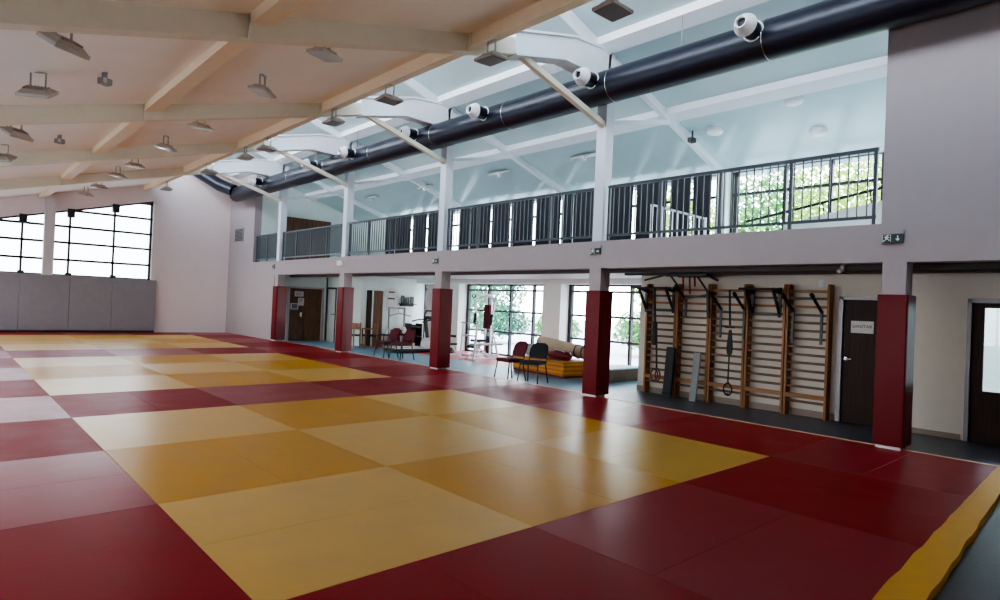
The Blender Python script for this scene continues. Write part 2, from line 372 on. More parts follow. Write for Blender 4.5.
# purlins
def purlin(x0, x1, drop, m, y1=24.6):
    mb = MB(); mb.prism([(x0, -6, lowz(x0)-drop), (x1, -6, lowz(x1)-drop), (x1, -6, lowz(x1)+0.02), (x0, -6, lowz(x0)+0.02)], (0, y1+6, 0))
    return struct(mb, 'roof_purlin', m)
purlin(-9.8, -9.55, 0.12, M['purlin']); purlin(-6.46, -6.18, 0.13, M['purlin']); purlin(-3.24, -2.99, 0.20, M['purlin'])
for x in (-0.12, 2.15):
    mb = MB(); mb.prism([(x-0.15, -6, upz(x-0.15)-0.14), (x+0.15, -6, upz(x+0.15)-0.14), (x+0.15, -6, upz(x+0.15)+0.02), (x-0.15, -6, upz(x-0.15)+0.02)], (0, 30.6, 0))
    struct(mb, 'roof_purlin', M['white_metal'])
# posts at the far gable
for x in (-6.28, -9.6):
    mb = MB(); mb.box((x, 24.3, 2.0), (x+0.3, 24.6, lowz(x)-0.1)); struct(mb, 'column', M['wall'])

# ------------------------------------------------------------------ windows
def pane_poly(name, pts, parent):
    mb = MB(); vs = [mb.bm.verts.new(p) for p in pts]; mb.bm.faces.new(vs)
    return mb.build(name, M['glass'], parent)
# window_1: raking far gable
w = thing('window_1', '', '', (0, 0, 0)); del w['label']; del w['category']; w['kind'] = 'structure'
mb = MB(); yg = 24.75
for x in (-12.4, -11.0, -9.75, -8.25, -6.86, -5.5, -4.12, -2.9): mb.box((x-0.035, yg-0.04, 2.0), (x+0.035, yg+0.04, WT(x)))
for z in (2.02, 2.58, 3.2, 3.78, 4.37, 4.95):
    xs = max(-12.5, (z - 5.09)/0.262 - 2.83); mb.box((xs, yg-0.04, z-0.042), (-2.85, yg+0.04, z+0.042))
mb.prism([(-12.5, yg-0.05, WT(-12.5)-0.06), (-2.85, yg-0.05, WT(-2.85)-0.06), (-2.85, yg-0.05, WT(-2.85)), (-12.5, yg-0.05, WT(-12.5))], (0, 0.1, 0))
mb.build('window_frame', M['dark_frame'], w)
for x in (-8.25, -6.86, -5.5, -4.12):
    mb = MB(); zt = WT(x) - 0.12; mb.box((x-0.11, 24.5, zt-0.16), (x+0.11, 24.72, zt+0.14)); mb.box((x-0.09, 24.55, 2.0), (x+0.09, 24.72, 2.12))
    mb.build('bracket', M['black'], w)
pane_poly('pane', [(-12.5, yg, 2.0), (-2.85, yg, 2.0), (-2.85, yg, WT(-2.85)), (-12.5, yg, WT(-12.5))], w).data.materials[0] = M['glass_dimming']
def glazing(idx, x, y0, y1, z0, z1, mull, trans, fw=0.07):
    w = bpy.data.objects.new('window_%d' % idx, None); C.objects.link(w); w['kind'] = 'structure'
    mb = MB()
    for y in mull: mb.box((x-0.05, y-fw/2, z0), (x+0.05, y+fw/2, z1))
    for z in trans: mb.box((x-0.045, y0, z-0.03), (x+0.045, y1, z+0.03))
    mb.box((x-0.05, y0, z1-0.05), (x+0.05, y1, z1)); mb.box((x-0.05, y0, z0), (x+0.05, y1, z0+0.06))
    mb.box((x-0.05, y0, z0), (x+0.05, y0+0.05, z1)); mb.box((x-0.05, y1-0.05, z0), (x+0.05, y1, z1))
    mb.build('window_frame', M['dark_frame'], w)
    pane_poly('pane', [(x, y0, z0), (x, y1, z0), (x, y1, z1), (x, y0, z1)], w)
tr = (0.73, 1.41, 2.11)
glazing(2, 4.97, 10.66, 14.72, ZF, 2.31, (14.64, 13.57, 12.48, 11.43), tr)
glazing(3, 4.97, 5.94, 9.94, ZF, 2.31, (9.86, 8.85, 7.72, 6.7), tr)
glazing(4, 4.97, 15.5, 17.3, ZF, 2.31, (16.4,), tr)
n = 5
for a, b in ((-3, FR[0]-0.13), (FR[0]+0.13, FR[1]-0.13), (FR[1]+0.13, FR[2]-0.13), (FR[2]+0.13, FR[3]-0.13)):
    k = max(2, round((b-a)/1.0)); mull = [a + (b-a)*i/k for i in range(1, k)]
    if n == 5: mull = (4.75, 3.62, 2.68, 1.70, 0.7, -0.3, -1.3, -2.3)
    glazing(n, 4.78, a, b, 3.15, 4.98, mull, (4.42,), 0.08); n += 1
# left windows
for y0, y1 in ((0.4, 4.4), (5.6, 14.1), (15.3, 23.6)):
    w = bpy.data.objects.new('window_%d' % n, None); C.objects.link(w); w['kind'] = 'structure'; n += 1
    mb = MB(); k = 6
    for i in range(k+1): yy = y0 + (y1-y0)*i/k; mb.box((-12.64, yy-0.03, 0.9), (-12.56, yy+0.03, 2.5))
    for z in (0.93, 2.47): mb.box((-12.64, y0, z-0.03), (-12.56, y1, z+0.03))
    mb.build('window_frame', M['dark_frame'], w)
    pane_poly('pane', [(-12.6, y0, 0.9), (-12.6, y1, 0.9), (-12.6, y1, 2.5), (-12.6, y0, 2.5)], w)

# ------------------------------------------------------------------ doors
def text_mesh(body, size, m, parent, mtx):
    cu = bpy.data.curves.new('lettering', 'FONT'); cu.body = body; cu.size = size; cu.align_x = 'CENTER'; cu.align_y = 'CENTER'; cu.extrude = 0.001
    t = bpy.data.objects.new('lettering', cu); C.objects.link(t)
    bpy.context.view_layer.update()
    me = bpy.data.meshes.new_from_object(t.evaluated_get(bpy.context.evaluated_depsgraph_get()))
    bpy.data.objects.remove(t)
    me.materials.clear(); me.materials.append(m); me.transform(mtx)
    o = bpy.data.objects.new('lettering', me); C.objects.link(o); o.parent = parent
    return o
def structE(name):
    w = bpy.data.objects.new(name, None); C.objects.link(w); w['kind'] = 'structure'; return w
# door_1: dark door beside the wall bars (wall x = 2.0, y 0.62..1.46)
d = structE('door_1')
MB().box((2.02, 0.68, ZF), (2.07, 1.41, 1.94)).build('door_leaf', M['door_dark'], d)
mb = MB(); mb.box((1.97, 1.41, ZF), (2.1, 1.47, 1.99)); mb.box((1.97, 0.61, ZF), (2.1, 0.68, 1.99)); mb.box((1.97, 0.61, 1.94), (2.1, 1.47, 1.99))
mb.build('door_frame', M['frame_grey'], d)
mb = MB(); mb.tube([(2.02, 1.36, 0.98), (1.965, 1.36, 0.98), (1.965, 1.26, 0.98)], 0.011); mb.tube([(2.02, 1.36, 0.98), (2.008, 1.36, 0.98)], 0.026)
mb.build('door_handle', M['chrome'], d, smooth=40)
p = tag(MB().box((2.012, 0.965, 1.405), (2.018, 1.295, 1.60)).build('door_notice', M['paper']), 'white notice with black letters on the dark door by the wall bars', 'sign')
R_negx = Matrix(((0, 0, -1, 0), (-1, 0, 0, 0), (0, 1, 0, 0), (0, 0, 0, 1)))     # text facing -X
text_mesh('SANITAR', 0.072, M['ink_dark'], p, Matrix.Translation((2.0105, 1.13, 1.51)) @ R_negx)
# door_2: glazed dark door at right
d = structE('door_2')
mb = MB(); y0, y1 = -1.14, -0.29; gy0, gy1 = -1.01, -0.43
mb.box((2.02, y0, ZF), (2.07, y1, 0.68)); mb.box((2.02, y0, 1.86), (2.07, y1, 1.93)); mb.box((2.02, y0, 0.68), (2.07, gy0, 1.86)); mb.box((2.02, gy1, 0.68), (2.07, y1, 1.86))
mb.build('door_leaf', M['door_dark'], d)
mb = MB(); mb.box((1.97, y1, ZF), (2.1, -0.24, 1.99)); mb.box((1.97, -1.2, ZF), (2.1, y0, 1.99)); mb.box((1.97, -1.2, 1.93), (2.1, -0.24, 1.99))
mb.build('door_frame', M['frame_grey'], d)
pane_poly('pane', [(2.045, gy0, 0.68), (2.045, gy1, 0.68), (2.045, gy1, 1.86), (2.045, gy0, 1.86)], d)
mb = MB(); mb.tube([(2.02, -1.07, 0.98), (1.965, -1.07, 0.98), (1.965, -0.97, 0.98)], 0.011); mb.build('door_handle', M['chrome'], d, smooth=40)
# door_3: brown double door at the gym's end
d = structE('door_3')
MB().box((0.78, 20.12, ZF), (1.42, 20.17, 1.93)).build('door_leaf', M['door_brown'], d)
MB().box((1.43, 20.12, ZF), (2.07, 20.17, 1.93)).build('door_leaf', M['door_brown'], d)
mb = MB(); mb.box((0.70, 20.06, ZF), (0.78, 20.2, 1.99)); mb.box((2.07, 20.06, ZF), (2.15, 20.2, 1.99)); mb.box((0.70, 20.06, 1.93), (2.15, 20.2, 1.99))
mb.build('door_frame', M['wall'], d)
mb = MB(); mb.box((1.22, 20.10, 0.86), (1.28, 20.12, 1.02)); mb.tube([(1.25, 20.12, 0.95), (1.25, 20.06, 0.95), (1.14, 20.06, 0.95)], 0.013); mb.build('door_handle', M['chrome'], d, smooth=40)
for (xa, xb, za, zb, lab) in ((0.98, 1.33, 1.62, 1.82, 'white landscape paper sheet highest on the brown double door'), (1.12, 1.36, 1.28, 1.57, 'white portrait paper sheet in the middle of the brown double door'), (0.84, 1.14, 1.13, 1.36, 'greyish printed sheet lowest and leftmost on the brown double door')):
    p = tag(MB().box((xa, 20.112, za), (xb, 20.117, zb)).build('paper_sheet', M['paper']), lab, 'paper', 'sheets taped on the brown door')
    mb = MB()
    if za < 1.2:
        mb.box((xa+0.04, 20.109, za+0.03), (xb-0.04, 20.1115, zb-0.03))
    else:
        for i in range(4): mb.box((xa+0.04, 20.109, zb-0.06-i*0.03), (xb-0.05-0.02*i, 20.1115, zb-0.05-i*0.03))
    mb.build('print', M['ink'], p)
# door_4: white door with black frame on the return wall
d = structE('door_4')
MB().box((2.225, 19.2, ZF), (2.27, 19.9, 1.97)).build('door_leaf', M['wall_mint'], d)
mb = MB(); mb.box((2.17, 19.90, ZF), (2.3, 19.95, 2.40)); mb.box((2.17, 19.15, ZF), (2.3, 19.2, 2.02)); mb.box((2.17, 19.15, 1.95), (2.3, 19.95, 2.02)); mb.build('door_frame', M['dark_frame'], d)
mb = MB(); mb.tube([(2.22, 19.3, 1.0), (2.15, 19.3, 1.0), (2.15, 19.44, 1.0)], 0.016); mb.build('door_handle', M['black'], d, smooth=40)
# door_5: brown door on the gym's mint end wall (next to the photos)
d = structE('door_5')
MB().box((2.66, 17.26, ZF), (3.06, 17.3, 1.95)).build('door_leaf', M['door_brown'], d)
MB().box((2.42, 17.25, ZF), (2.60, 17.3, 1.95)).build('door_leaf', M['door_dark'], d)
MB().box((2.60, 17.24, ZF), (2.66, 17.3, 1.98)).build('door_frame', M['wall_mint'], d)
# wood panel at the gallery's end
mb = MB(); mb.box((1.0, 21.84, 2.84), (3.2, 21.9, 4.80)); o = mb.build('wood_panel', M['door_brown']); o['kind'] = 'structure'
mb = MB()
for i in range(1, 8): mb.box((1.0+i*0.275-0.006, 21.835, 2.86), (1.0+i*0.275+0.006, 21.845, 4.80))
mb.build('panel_joint', M['door_dark'], o)

# ------------------------------------------------------------------ mats
def mat_mesh(name, lx, ly, m):
    bm = bmesh.new(); h = 0.044; e = 0.0007
    def ring(x, y, z): return [bm.verts.new(p) for p in ((-x, -y, z), (x, -y, z), (x, y, z), (-x, y, z))]
    r0 = ring(lx/2-0.0016, ly/2-0.0016, -h); r1 = ring(lx/2-0.0016, ly/2-0.0016, -e); r2 = ring(lx/2-0.0016-e, ly/2-0.0016-e, 0)
    bm.faces.new(r0[::-1]); bm.faces.new(r2)
    for a, b in ((r0, r1), (r1, r2)):
        for i in range(4): bm.faces.new((a[i], a[(i+1)%4], b[(i+1)%4], b[i]))
    uv = bm.loops.layers.uv.new('UVMap')
    for f in bm.faces:
        for l in f.loops: l[uv].uv = (l.vert.co.x, l.vert.co.y + l.vert.co.z*0.1)
    me = bpy.data.meshes.new(name); bm.to_mesh(me); bm.free(); me.materials.append(m); return me
MM = {}
X0, Y0 = -7.685, 2.847
colw = {-1: 'leftmost lane', 0: 'left', 1: 'centre', 2: 'right'}
def mat_piece(color, alt, cx, cy, lx, ly, label):
    key = (color, alt, round(lx, 3), round(ly, 3))
    long_x = lx >= ly
    a, b = (lx, ly) if long_x else (ly, lx)
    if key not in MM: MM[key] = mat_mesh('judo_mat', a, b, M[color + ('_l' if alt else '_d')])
    o = bpy.data.objects.new('judo_mat', MM[key]); C.objects.link(o)
    o.location = (cx, cy, random.uniform(-0.0003, 0.0)); o.rotation_euler = (0, 0, 0 if long_x else PI/2)
    tag(o, label, 'mat', ('red' if color == 'red' else 'yellow') + ' judo mats on the hall floor')
blk = {0: 'near', 1: 'middle', 2: 'far'}
for i in range(-1, 4):
    for j in range(-2, 11):
        if i == -1 and j < -1: continue
        xa, xb = X0 + 2*i, X0 + 2*i + 2; ya, yb = Y0 + 2*j, Y0 + 2*j + 2
        if i == 2: xb = -1.80
        if i == 3: xa, xb = -1.80, (0.11 if j < 1 else 0.02 if j >= 9 else 0.24)
        if j == -2: ya = {0: -1.27, 1: -1.20, 2: -1.12, 3: -1.06}[i]
        if j == 10: yb = 24.42
        yellow = (0 <= i <= 2) and (j in (-1, 0, 1, 3, 4, 5, 7, 8, 9))
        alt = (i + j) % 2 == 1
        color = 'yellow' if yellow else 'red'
        if yellow:
            b = 0 if j < 2 else (1 if j < 6 else 2)
            place = '%s %s square of the %s yellow block' % (('front', 'middle', 'back')[(j+1) % 4], colw[i], blk[b])
        elif i == 3 or j in (-2, 10):
            lane = 'right-hand red border' if i == 3 else ('near red border' if j == -2 else 'far red border')
            if i == 3:
                place = '%s, %s' % (lane, 'near corner' if j == -2 else 'far corner' if j == 10 else ('beside the gap before the %s block' % ('middle' if j == 2 else 'far')) if j in (2, 6) else 'beside the %s row of the %s block' % (('front', 'middle', 'back')[(j+1) % 4], blk[0 if j < 2 else 1 if j < 6 else 2]))
            else:
                place = '%s, %s square' % (lane, colw[i])
        elif i == -1:
            place = 'left red lane beside the ' + (('gap before the %s block' % ('middle' if j == 2 else 'far')) if j in (2, 6) else '%s row of the %s block' % (('front', 'middle', 'back')[(j+1) % 4], blk[0 if j < 2 else 1 if j < 6 else 2]))
        else:
            place = 'red lane before the %s yellow block, %s square' % ('middle' if j == 2 else 'far', colw[i])
        cx, cy = (xa+xb)/2, (ya+yb)/2
        if i == 3 and j >= 1 or j == 10: pass
        for s in (0, 1):
            if alt:
                half = 'near half' if s == 0 else 'far half'
                h = (yb-ya)/2; mat_piece(color, alt, cx, ya + h*(s+0.5), xb-xa, h, '%s mat, %s, %s' % (color, half, place))
            else:
                half = 'left half' if s == 0 else 'right half'
                h = (xb-xa)/2; mat_piece(color, alt, xa + h*(s+0.5), cy, h, yb-ya, '%s mat, %s, %s' % (color, half, place))
# yellow edging strip at the near edge (slightly wavy)
mb = MB(); pts_i, pts_o = [], []
for t in range(0, 31):
    x = -6.2 + t*(6.32/30); yi = -0.93 - (0.12 - x)*0.042 + 0.004*math.sin(t*1.9) + 0.003*math.sin(t*4.1); pts_i.append((x, yi)); pts_o.append((x, yi - 0.165 - 0.012*(0.12 - x) - 0.003*math.sin(t*1.3)))
for z0, z1 in ((-0.045, 0.007),):
    top = [(x, y, z1) for x, y in pts_i] ; topo = [(x, y, z1) for x, y in pts_o]
    vi = [mb.bm.verts.new(p) for p in top]; vo = [mb.bm.verts.new(p) for p in topo]
    bi = [mb.bm.verts.new((x, y, 0.001)) for x, y in pts_i]; bo = [mb.bm.verts.new((x, y, ZF)) for x, y in pts_o]
    for k in range(30):
        mb.bm.faces.new((vi[k], vi[k+1], vo[k+1], vo[k])); mb.bm.faces.new((vo[k], vo[k+1], bo[k+1], bo[k])); mb.bm.faces.new((vi[k], bi[k], bi[k+1], vi[k+1]))
tag(mb.build('edging_strip', M['strip_y'], smooth=30), 'wavy yellow vinyl edging strip along the near edge of the red mats', 'edging strip')
k = 0
for y0, y1, x, lab in ((-1.0, 4.84, 0.135, 'thin pale wooden edging strip between the red mats and the wall bar aisle'), (5.2, 9.68, 0.265, 'thin pale wooden edging strip beside the two chairs near the yellow stack'), (10.05, 14.53, 0.265, 'thin pale wooden edging strip beside the far pair of red chairs'), (14.9, 19.38, 0.265, 'thin pale wooden edging strip in front of the brown double door')):
    tag(MB().box((x-0.025, y0, ZF), (x+0.025, y1, 0.004)).build('edging_strip', M['trim_wood'], bevel=0.003), lab, 'edging strip')

# ------------------------------------------------------------------ column pads
padlab = ['red padded column wrap nearest the camera, beside the dark door', 'red padded column wrap beside the wall bars and yellow mat stack', 'red padded column wrap between the far chairs and the multi-gym', 'red padded column wrap right of the brown double door', 'farthest red padded column wrap, left of the brown double door']
for k in range(5):
    y = k*D; t = thing('column_pad', padlab[k], 'column pad', (0.0, y, 0), 0, 'red pads around the hall columns')
    sl = 0.0
    if k < 4:
        mb = MB(); mb.box((-0.01, -0.005, 0.035), (0.025, 0.335, 1.955)); mb.build('front_cushion', M['pad_red'], t, bevel=0.012)
        mb = MB(); mb.box((0.025, -0.005, 0.035), (0.37, 0.025, 1.955)); mb.build('side_cushion', M['pad_side'], t, bevel=0.010)
        mb = MB(); mb.box((0.025, 0.305, 0.035), (0.37, 0.335, 1.955)); mb.build('side_cushion', M['pad_side'], t, bevel=0.010)
        mb = MB(); mb.box((0.305, 0.026, 0.035), (0.37, 0.304, 1.955)); mb.build('back_cushion', M['pad_red'], t, bevel=0.010)
        mb = MB(); mb.box((0.005, 0.02, 0.0), (0.028, 0.30, 0.035)); mb.build('base_plate', M['white_plastic'], t)
    else:
        mb = MB(); mb.box((-0.01, -0.005, 0.035), (0.025, 0.36, 1.955)); mb.build('front_cushion', M['pad_red'], t, bevel=0.012)
        mb = MB(); mb.box((0.025, -0.005, 0.035), (0.37, 0.025, 1.955)); mb.build('side_cushion', M['pad_side'], t, bevel=0.010)
        mb = MB(); mb.box((0.005, 0.02, 0.0), (0.028, 0.34, 0.035)); mb.build('base_plate', M['white_plastic'], t)
# grey wall pads at the far end
pos = ['rightmost grey wall pad under the far window', 'second grey wall pad from the right under the far window', 'third grey wall pad from the right under the far window', 'fourth grey wall pad from the right under the far window', 'leftmost grey wall pad under the far window']
xs = [-2.68, -4.14, -5.46, -6.88, -8.3, -9.7]
for i in range(5):
    t = thing('wall_pad', pos[i], 'wall pad', ((xs[i]+xs[i+1])/2, 24.5, 0), 0, 'grey pads along the far wall')
    hw = (xs[i]-xs[i+1])/2 - 0.004
    MB().box((-hw, -0.07, 0.06), (hw, 0.07, 2.01)).build('cushion', M['pad_grey'], t, bevel=0.015)
    MB().box((-hw, -0.02, -0.05), (hw, 0.07, 0.06)).build('plinth', M['black'], t)

# ------------------------------------------------------------------ duct
DX, DZ, DR = -0.34, 5.545, 0.285
t = thing('hanging_air_duct', 'long black fabric air duct hung along the gallery columns', 'air duct', (DX, 0, DZ))
MB().tube([(0, y, 0) for y in (-5.9, 0, 6, 12, 18, 22.7, 22.95)], [DR]*7, n=36).build('duct_tube', M['duct'], t, smooth=40)
MB().tube([(-0.15, 22.75, 0.1), (-0.5, 23.4, 0.35), (-1.0, 23.9, 0.75), (-1.4, 24.2, 1.05)], 0.24, n=24).build('elbow', M['duct'], t, smooth=40)
for y in (-0.9, 1.72, 4.45, 7.1, 9.6, 12.4, 15.0, 17.6, 20.2):
    mb = MB(); mb.ring((0, y, 0), DR+0.002, 0.007, axis=(0,1,0), n=40, m=6); mb.build('seam_band', M['chrome'], t, smooth=60)
nd = Vector((-1.0, -0.06, -0.04)).normalized()
for y in (-0.9, 1.85, 4.75, 7.65, 10.2, 13.2, 15.5, 19.75):
    r = 0.125; n0 = Vector((0, y, 0.08)); c = n0 + nd*0.20
    s_ = MB().tube([c, c + nd*0.36], r, n=24).build('nozzle', M['duct'], t, smooth=40)
    mb = MB(); mb.ring(n0 + nd*0.28, r+0.012, 0.014, axis=nd, n=28, m=6); mb.build('collar', M['white_plastic'], s_, smooth=60)
    e = c + nd*0.36
    mb = MB(); mb.tube([e - nd*0.05, e - nd*0.02, e + nd*0.01, e + nd*0.15], [r+0.005, r+0.035, r+0.03, r*0.66], n=28, caps=False)
    mb.tube([e + nd*0.15, e + nd*0.145, e + nd*0.05], [r*0.66, r*0.54, r*0.5], n=28, caps=False); mb.build('jet_cone', M['white_plastic'], s_, smooth=30)
    MB().tube([e + nd*0.085, e + nd*0.09], r*0.515, n=24).build('opening', M['black'], s_)
for y in (0.6, 3.2, 6.0, 8.7, 11.2, 13.6, 16.2, 18.8):
    MB().tube([(0.08, y, DR-0.02), (0.08, y, 1.0)], 0.006, n=6).build('suspension_wire', M['grey_metal'], t)

# ------------------------------------------------------------------ floodlights
def make_flood(dark, tilt):
    t = thing('ceiling_floodlight', 'x', 'floodlight')
    mb = MB()
    for sx in (-0.085, 0.085): mb.bar((sx, 0, 0), (sx, 0, -0.25), 0.028, 0.010)
    mb.bar((-0.09, 0, -0.005), (0.09, 0, -0.005), 0.05, 0.010); mb.bar((-0.09, 0, -0.24), (0.09, 0, -0.24), 0.03, 0.012)
    mb.build('yoke', M['lamp_body'], t)
    mtx = Matrix.Translation((0, 0, -0.30)) @ Matrix.Rotation(math.radians(tilt), 4, 'X'); k = 1.06 if dark else 1.0
    T = lambda pts: [mtx @ Vector((a*k, b*k, c)) for a, b, c in pts]
    mb = MB(); mb.prism(T(((-0.19,-0.15,0.0),(0.19,-0.15,0.0),(0.19,0.15,0.0),(-0.19,0.15,0.0))), mtx.to_3x3() @ Vector((0,0,0.045)))
    a = [mb.bm.verts.new(p) for p in T(((-0.18,-0.14,0.045),(0.18,-0.14,0.045),(0.18,0.14,0.045),(-0.18,0.14,0.045)))]; b = [mb.bm.verts.new(p) for p in T(((-0.13,-0.09,0.085),(0.13,-0.09,0.085),(0.13,0.09,0.085),(-0.13,0.09,0.085)))]
    mb.bm.faces.new(b)
    for q in range(4): mb.bm.faces.new((a[q], a[(q+1)%4], b[(q+1)%4], b[q]))
    h = mb.build('housing', M['lamp_body'], t, bevel=0.006)
    mb = MB()
    for i in range(7): mb.box((-0.12+i*0.04-0.004, -0.085, 0.085), (-0.12+i*0.04+0.004, 0.085, 0.105), mtx)
    mb.build('cooling_fin', M['lamp_body'], h)
    MB().box((-0.17*k, -0.13*k, -0.006), (0.17*k, 0.13*k, 0.001), mtx).build('lens', M['lens_backlit' if dark else 'lens'], t)
    return t
fl = {'left': make_flood(False, 28), 'mid': make_flood(False, 8), 'dark': make_flood(True, -2)}; used = {}
def place_flood(x, y, z, rz, label, kind, group):
    src = fl[kind]
    if kind not in used:
        used[kind] = True; src.location = (x, y, z); src.rotation_euler = (0, 0, rz); src['label'] = label; src['group'] = group; return src
    return dup(src, (x, y, z), rz, label, group)
ords = ['nearest', 'second nearest', 'third nearest', 'fourth nearest', 'fifth nearest', 'sixth nearest', 'seventh nearest', 'farthest']
for i, y in enumerate((5.55, 7.75, 10.75, 13.5)):
    place_flood(-8.1, y, lowz(-8.1)+0.0, -0.5 if i % 2 else 0.55, '%s tan-ceiling floodlight in the leftmost row' % ords[i], 'left', 'floodlights on the tan ceiling, left row')
for i, y in enumerate((5.45, 7.6, 10.7, 13.2, 16.15, 18.2, 20.95, 23.3)):
    place_flood(-5.27, y, lowz(-5.27), 0.75 if i % 2 else 0.35, '%s tan-ceiling floodlight in the middle row' % ords[i], 'mid', 'floodlights on the tan ceiling, middle row')
for i, y in enumerate((2.35, 4.55, 7.3, 9.4, 12.85, 14.3, 17.2, 21.8)):
    place_flood(-3.12, y, lowz(-3.12)-0.20, PI/2 if i % 2 else 0, '%s backlit floodlight hanging under the ridge purlin' % ords[i], 'dark', 'floodlights under the ridge purlin')
# small detector on the ceiling
for x, y, lab in ((-7.38, 7.7, 'small grey boxed detector on the tan ceiling right of a floodlight'), (-7.3, 12.6, 'small grey boxed detector on the tan ceiling in the second bay')):
    t = thing('ceiling_detector', lab, 'detector', (x, y, lowz(x)))
    MB().tube([(0,0,0.01), (0,0,-0.09)], 0.035, n=16).build('mount', M['grey_metal'], t, smooth=40)
    MB().box((-0.07, -0.07, -0.17), (0.07, 0.05, -0.08), Matrix.Rotation(0.5, 4, 'Z')).build('housing', M['grey_metal'], t, bevel=0.01)
    MB().box((-0.072, -0.074, -0.16), (-0.02, -0.07, -0.09), Matrix.Rotation(0.5, 4, 'Z')).build('lens', M['lens'], t)
# gallery ceiling lights
for x, y, lab in ((3.05, 4.4, 'round white dome light on the gallery ceiling nearest the column'), (2.6, 2.6, 'round white dome light on the gallery ceiling, upper of the right pair'), (3.68, 2.55, 'round white dome light on the gallery ceiling, lower of the right pair')):
    t = thing('ceiling_dome_light', lab, 'ceiling light', (x, y, upz(x)))
    MB().tube([(0,0,0.05), (0,0,-0.03)], 0.17, n=28).build('base', M['white_plastic'], t, smooth=40)
    mb = MB(); mb.tube([(0,0,-0.03), (0,0,-0.06), (0,0,-0.085), (0,0,-0.095)], [0.16, 0.15, 0.10, 0.03], n=28); mb.build('diffuser', M['white_plastic'], t, smooth=50)
for y, lab in ((7.9, 'slim dark track light on the gallery ceiling nearest the hall column'), (11.1, 'slim dark track light on the gallery ceiling, second from the near end'), (14.8, 'slim dark track light on the gallery ceiling, third from the near end'), (18.2, 'slim dark track light on the gallery ceiling, farthest one')):
    t = thing('ceiling_track_light', lab, 'ceiling light', (2.95, y, upz(2.95)-0.03))
    MB().box((-0.05, -0.42, -0.06), (0.05, 0.42, -0.01)).build('track', M['lens'], t)
    MB().tube([(0,-0.05,-0.06), (-0.05,-0.05,-0.16)], [0.04, 0.055], n=14).build('spot_head', M['white_plastic'], t, smooth=40)
t = thing('ceiling_projector_mount', 'small dark camera bracket on the gallery ceiling rafter', 'camera', (2.9, 4.84, upz(2.9)))
MB().tube([(0,0,0.0), (0,0,-0.16)], 0.02, n=8).build('arm', M['black'], t); MB().box((-0.1,-0.06,-0.26), (0.07,0.06,-0.16)).build('camera_body', M['black'], t, bevel=0.01)

# ------------------------------------------------------------------ gallery railing
def railing(y0, y1, label):
    t = thing('balcony_railing', label, 'railing', (0.14, y0, 2.87), 0, 'grey railings along the gallery edge')
    Lr = y1 - y0
    MB().box((-0.025, 0, 0.98), (0.025, Lr, 1.03)).build('top_rail', M['rail'], t)
    MB().box((-0.02, 0, 0.09), (0.02, Lr, 0.13)).build('bottom_rail', M['rail'], t)
    n_post = max(2, round(Lr/1.15)+1); ps = [0.03 + (Lr-0.06)*i/(n_post-1) for i in range(n_post)]
    pm = None
    for y in ps:
        if pm is None: pm = MB().box((-0.022, -0.022, 0), (0.022, 0.022, 0.985)).build('post', M['rail'], t); pm.location.y = y
        else: c = pm.copy(); C.objects.link(c); c.location.y = y
    bmn = None; nb = int(Lr/(0.062 if y0 > 14.7 else 0.118))
    for i in range(1, nb):
        y = Lr*i/nb
        if min(abs(y-p) for p in ps) < 0.04: continue
        if bmn is None: bmn = MB().box((-0.008, -0.008, 0.13), (0.008, 0.008, 0.98)).build('baluster', M['rail'], t); bmn.location.y = y
        else: c = bmn.copy(); C.objects.link(c); c.location.y = y
railing(0.42, 4.86, 'grey gallery railing bay nearest the camera, before the green view')
railing(5.16, 9.71, 'grey gallery railing bay second from the near end, before dark blinds')
railing(10.01, 14.56, 'grey gallery railing bay in the middle, before dark blinds')
railing(14.86, 19.41, 'grey gallery railing bay in front of the brown wood panel')
railing(19.71, 21.88, 'short grey gallery railing bay at the far end')
# inner stair balustrades
t = thing('stair_balustrade', 'white slanting stair handrail with bars behind the gallery railing', 'railing', (1.55, 0, 2.84))
MB().tube([(0, 4.85, 0.9), (0, 3.7, 0.54)], 0.022, n=10).build('handrail', M['white_metal'], t, smooth=40)
for i in range(11):
    f = i/10; y = 4.85 - 1.15*f; MB().box((-0.009, y-0.009, 0.0), (0.009, y+0.009, 0.9-0.36*f)).build('baluster', M['white_metal'], t)
for y, h in ((4.87, 0.92), (3.69, 0.56)): MB().box((-0.02, y-0.02, 0), (0.02, y+0.02, h)).build('post', M['white_metal'], t)
t = thing('stair_parapet', 'pale solid stair parapet with dark handrail at the right end of the gallery', 'stair parapet', (2.6, 0, 2.84))
MB().prism([(0, 2.7, 0), (0, 0.0, 0), (0, 0.0, 0.96), (0, 1.21, 0.76), (0, 2.7, 0.50)], (0.12, 0, 0)).build('parapet', M['wall_mint'], t)
MB().tube([(-0.05, 3.42, 0.58), (-0.05, 1.21, 0.96), (-0.05, 0.2, 1.14)], 0.025, n=10).build('handrail', M['black'], t, smooth=40)
for y, z0, z1 in ((2.6, 0.48, 0.72), (2.0, 0.58, 0.82), (1.25, 0.72, 0.95)): MB().tube([(0.03, y, z0), (-0.05, y, z1)], 0.012, n=8).build('rail_bracket', M['black'], t)
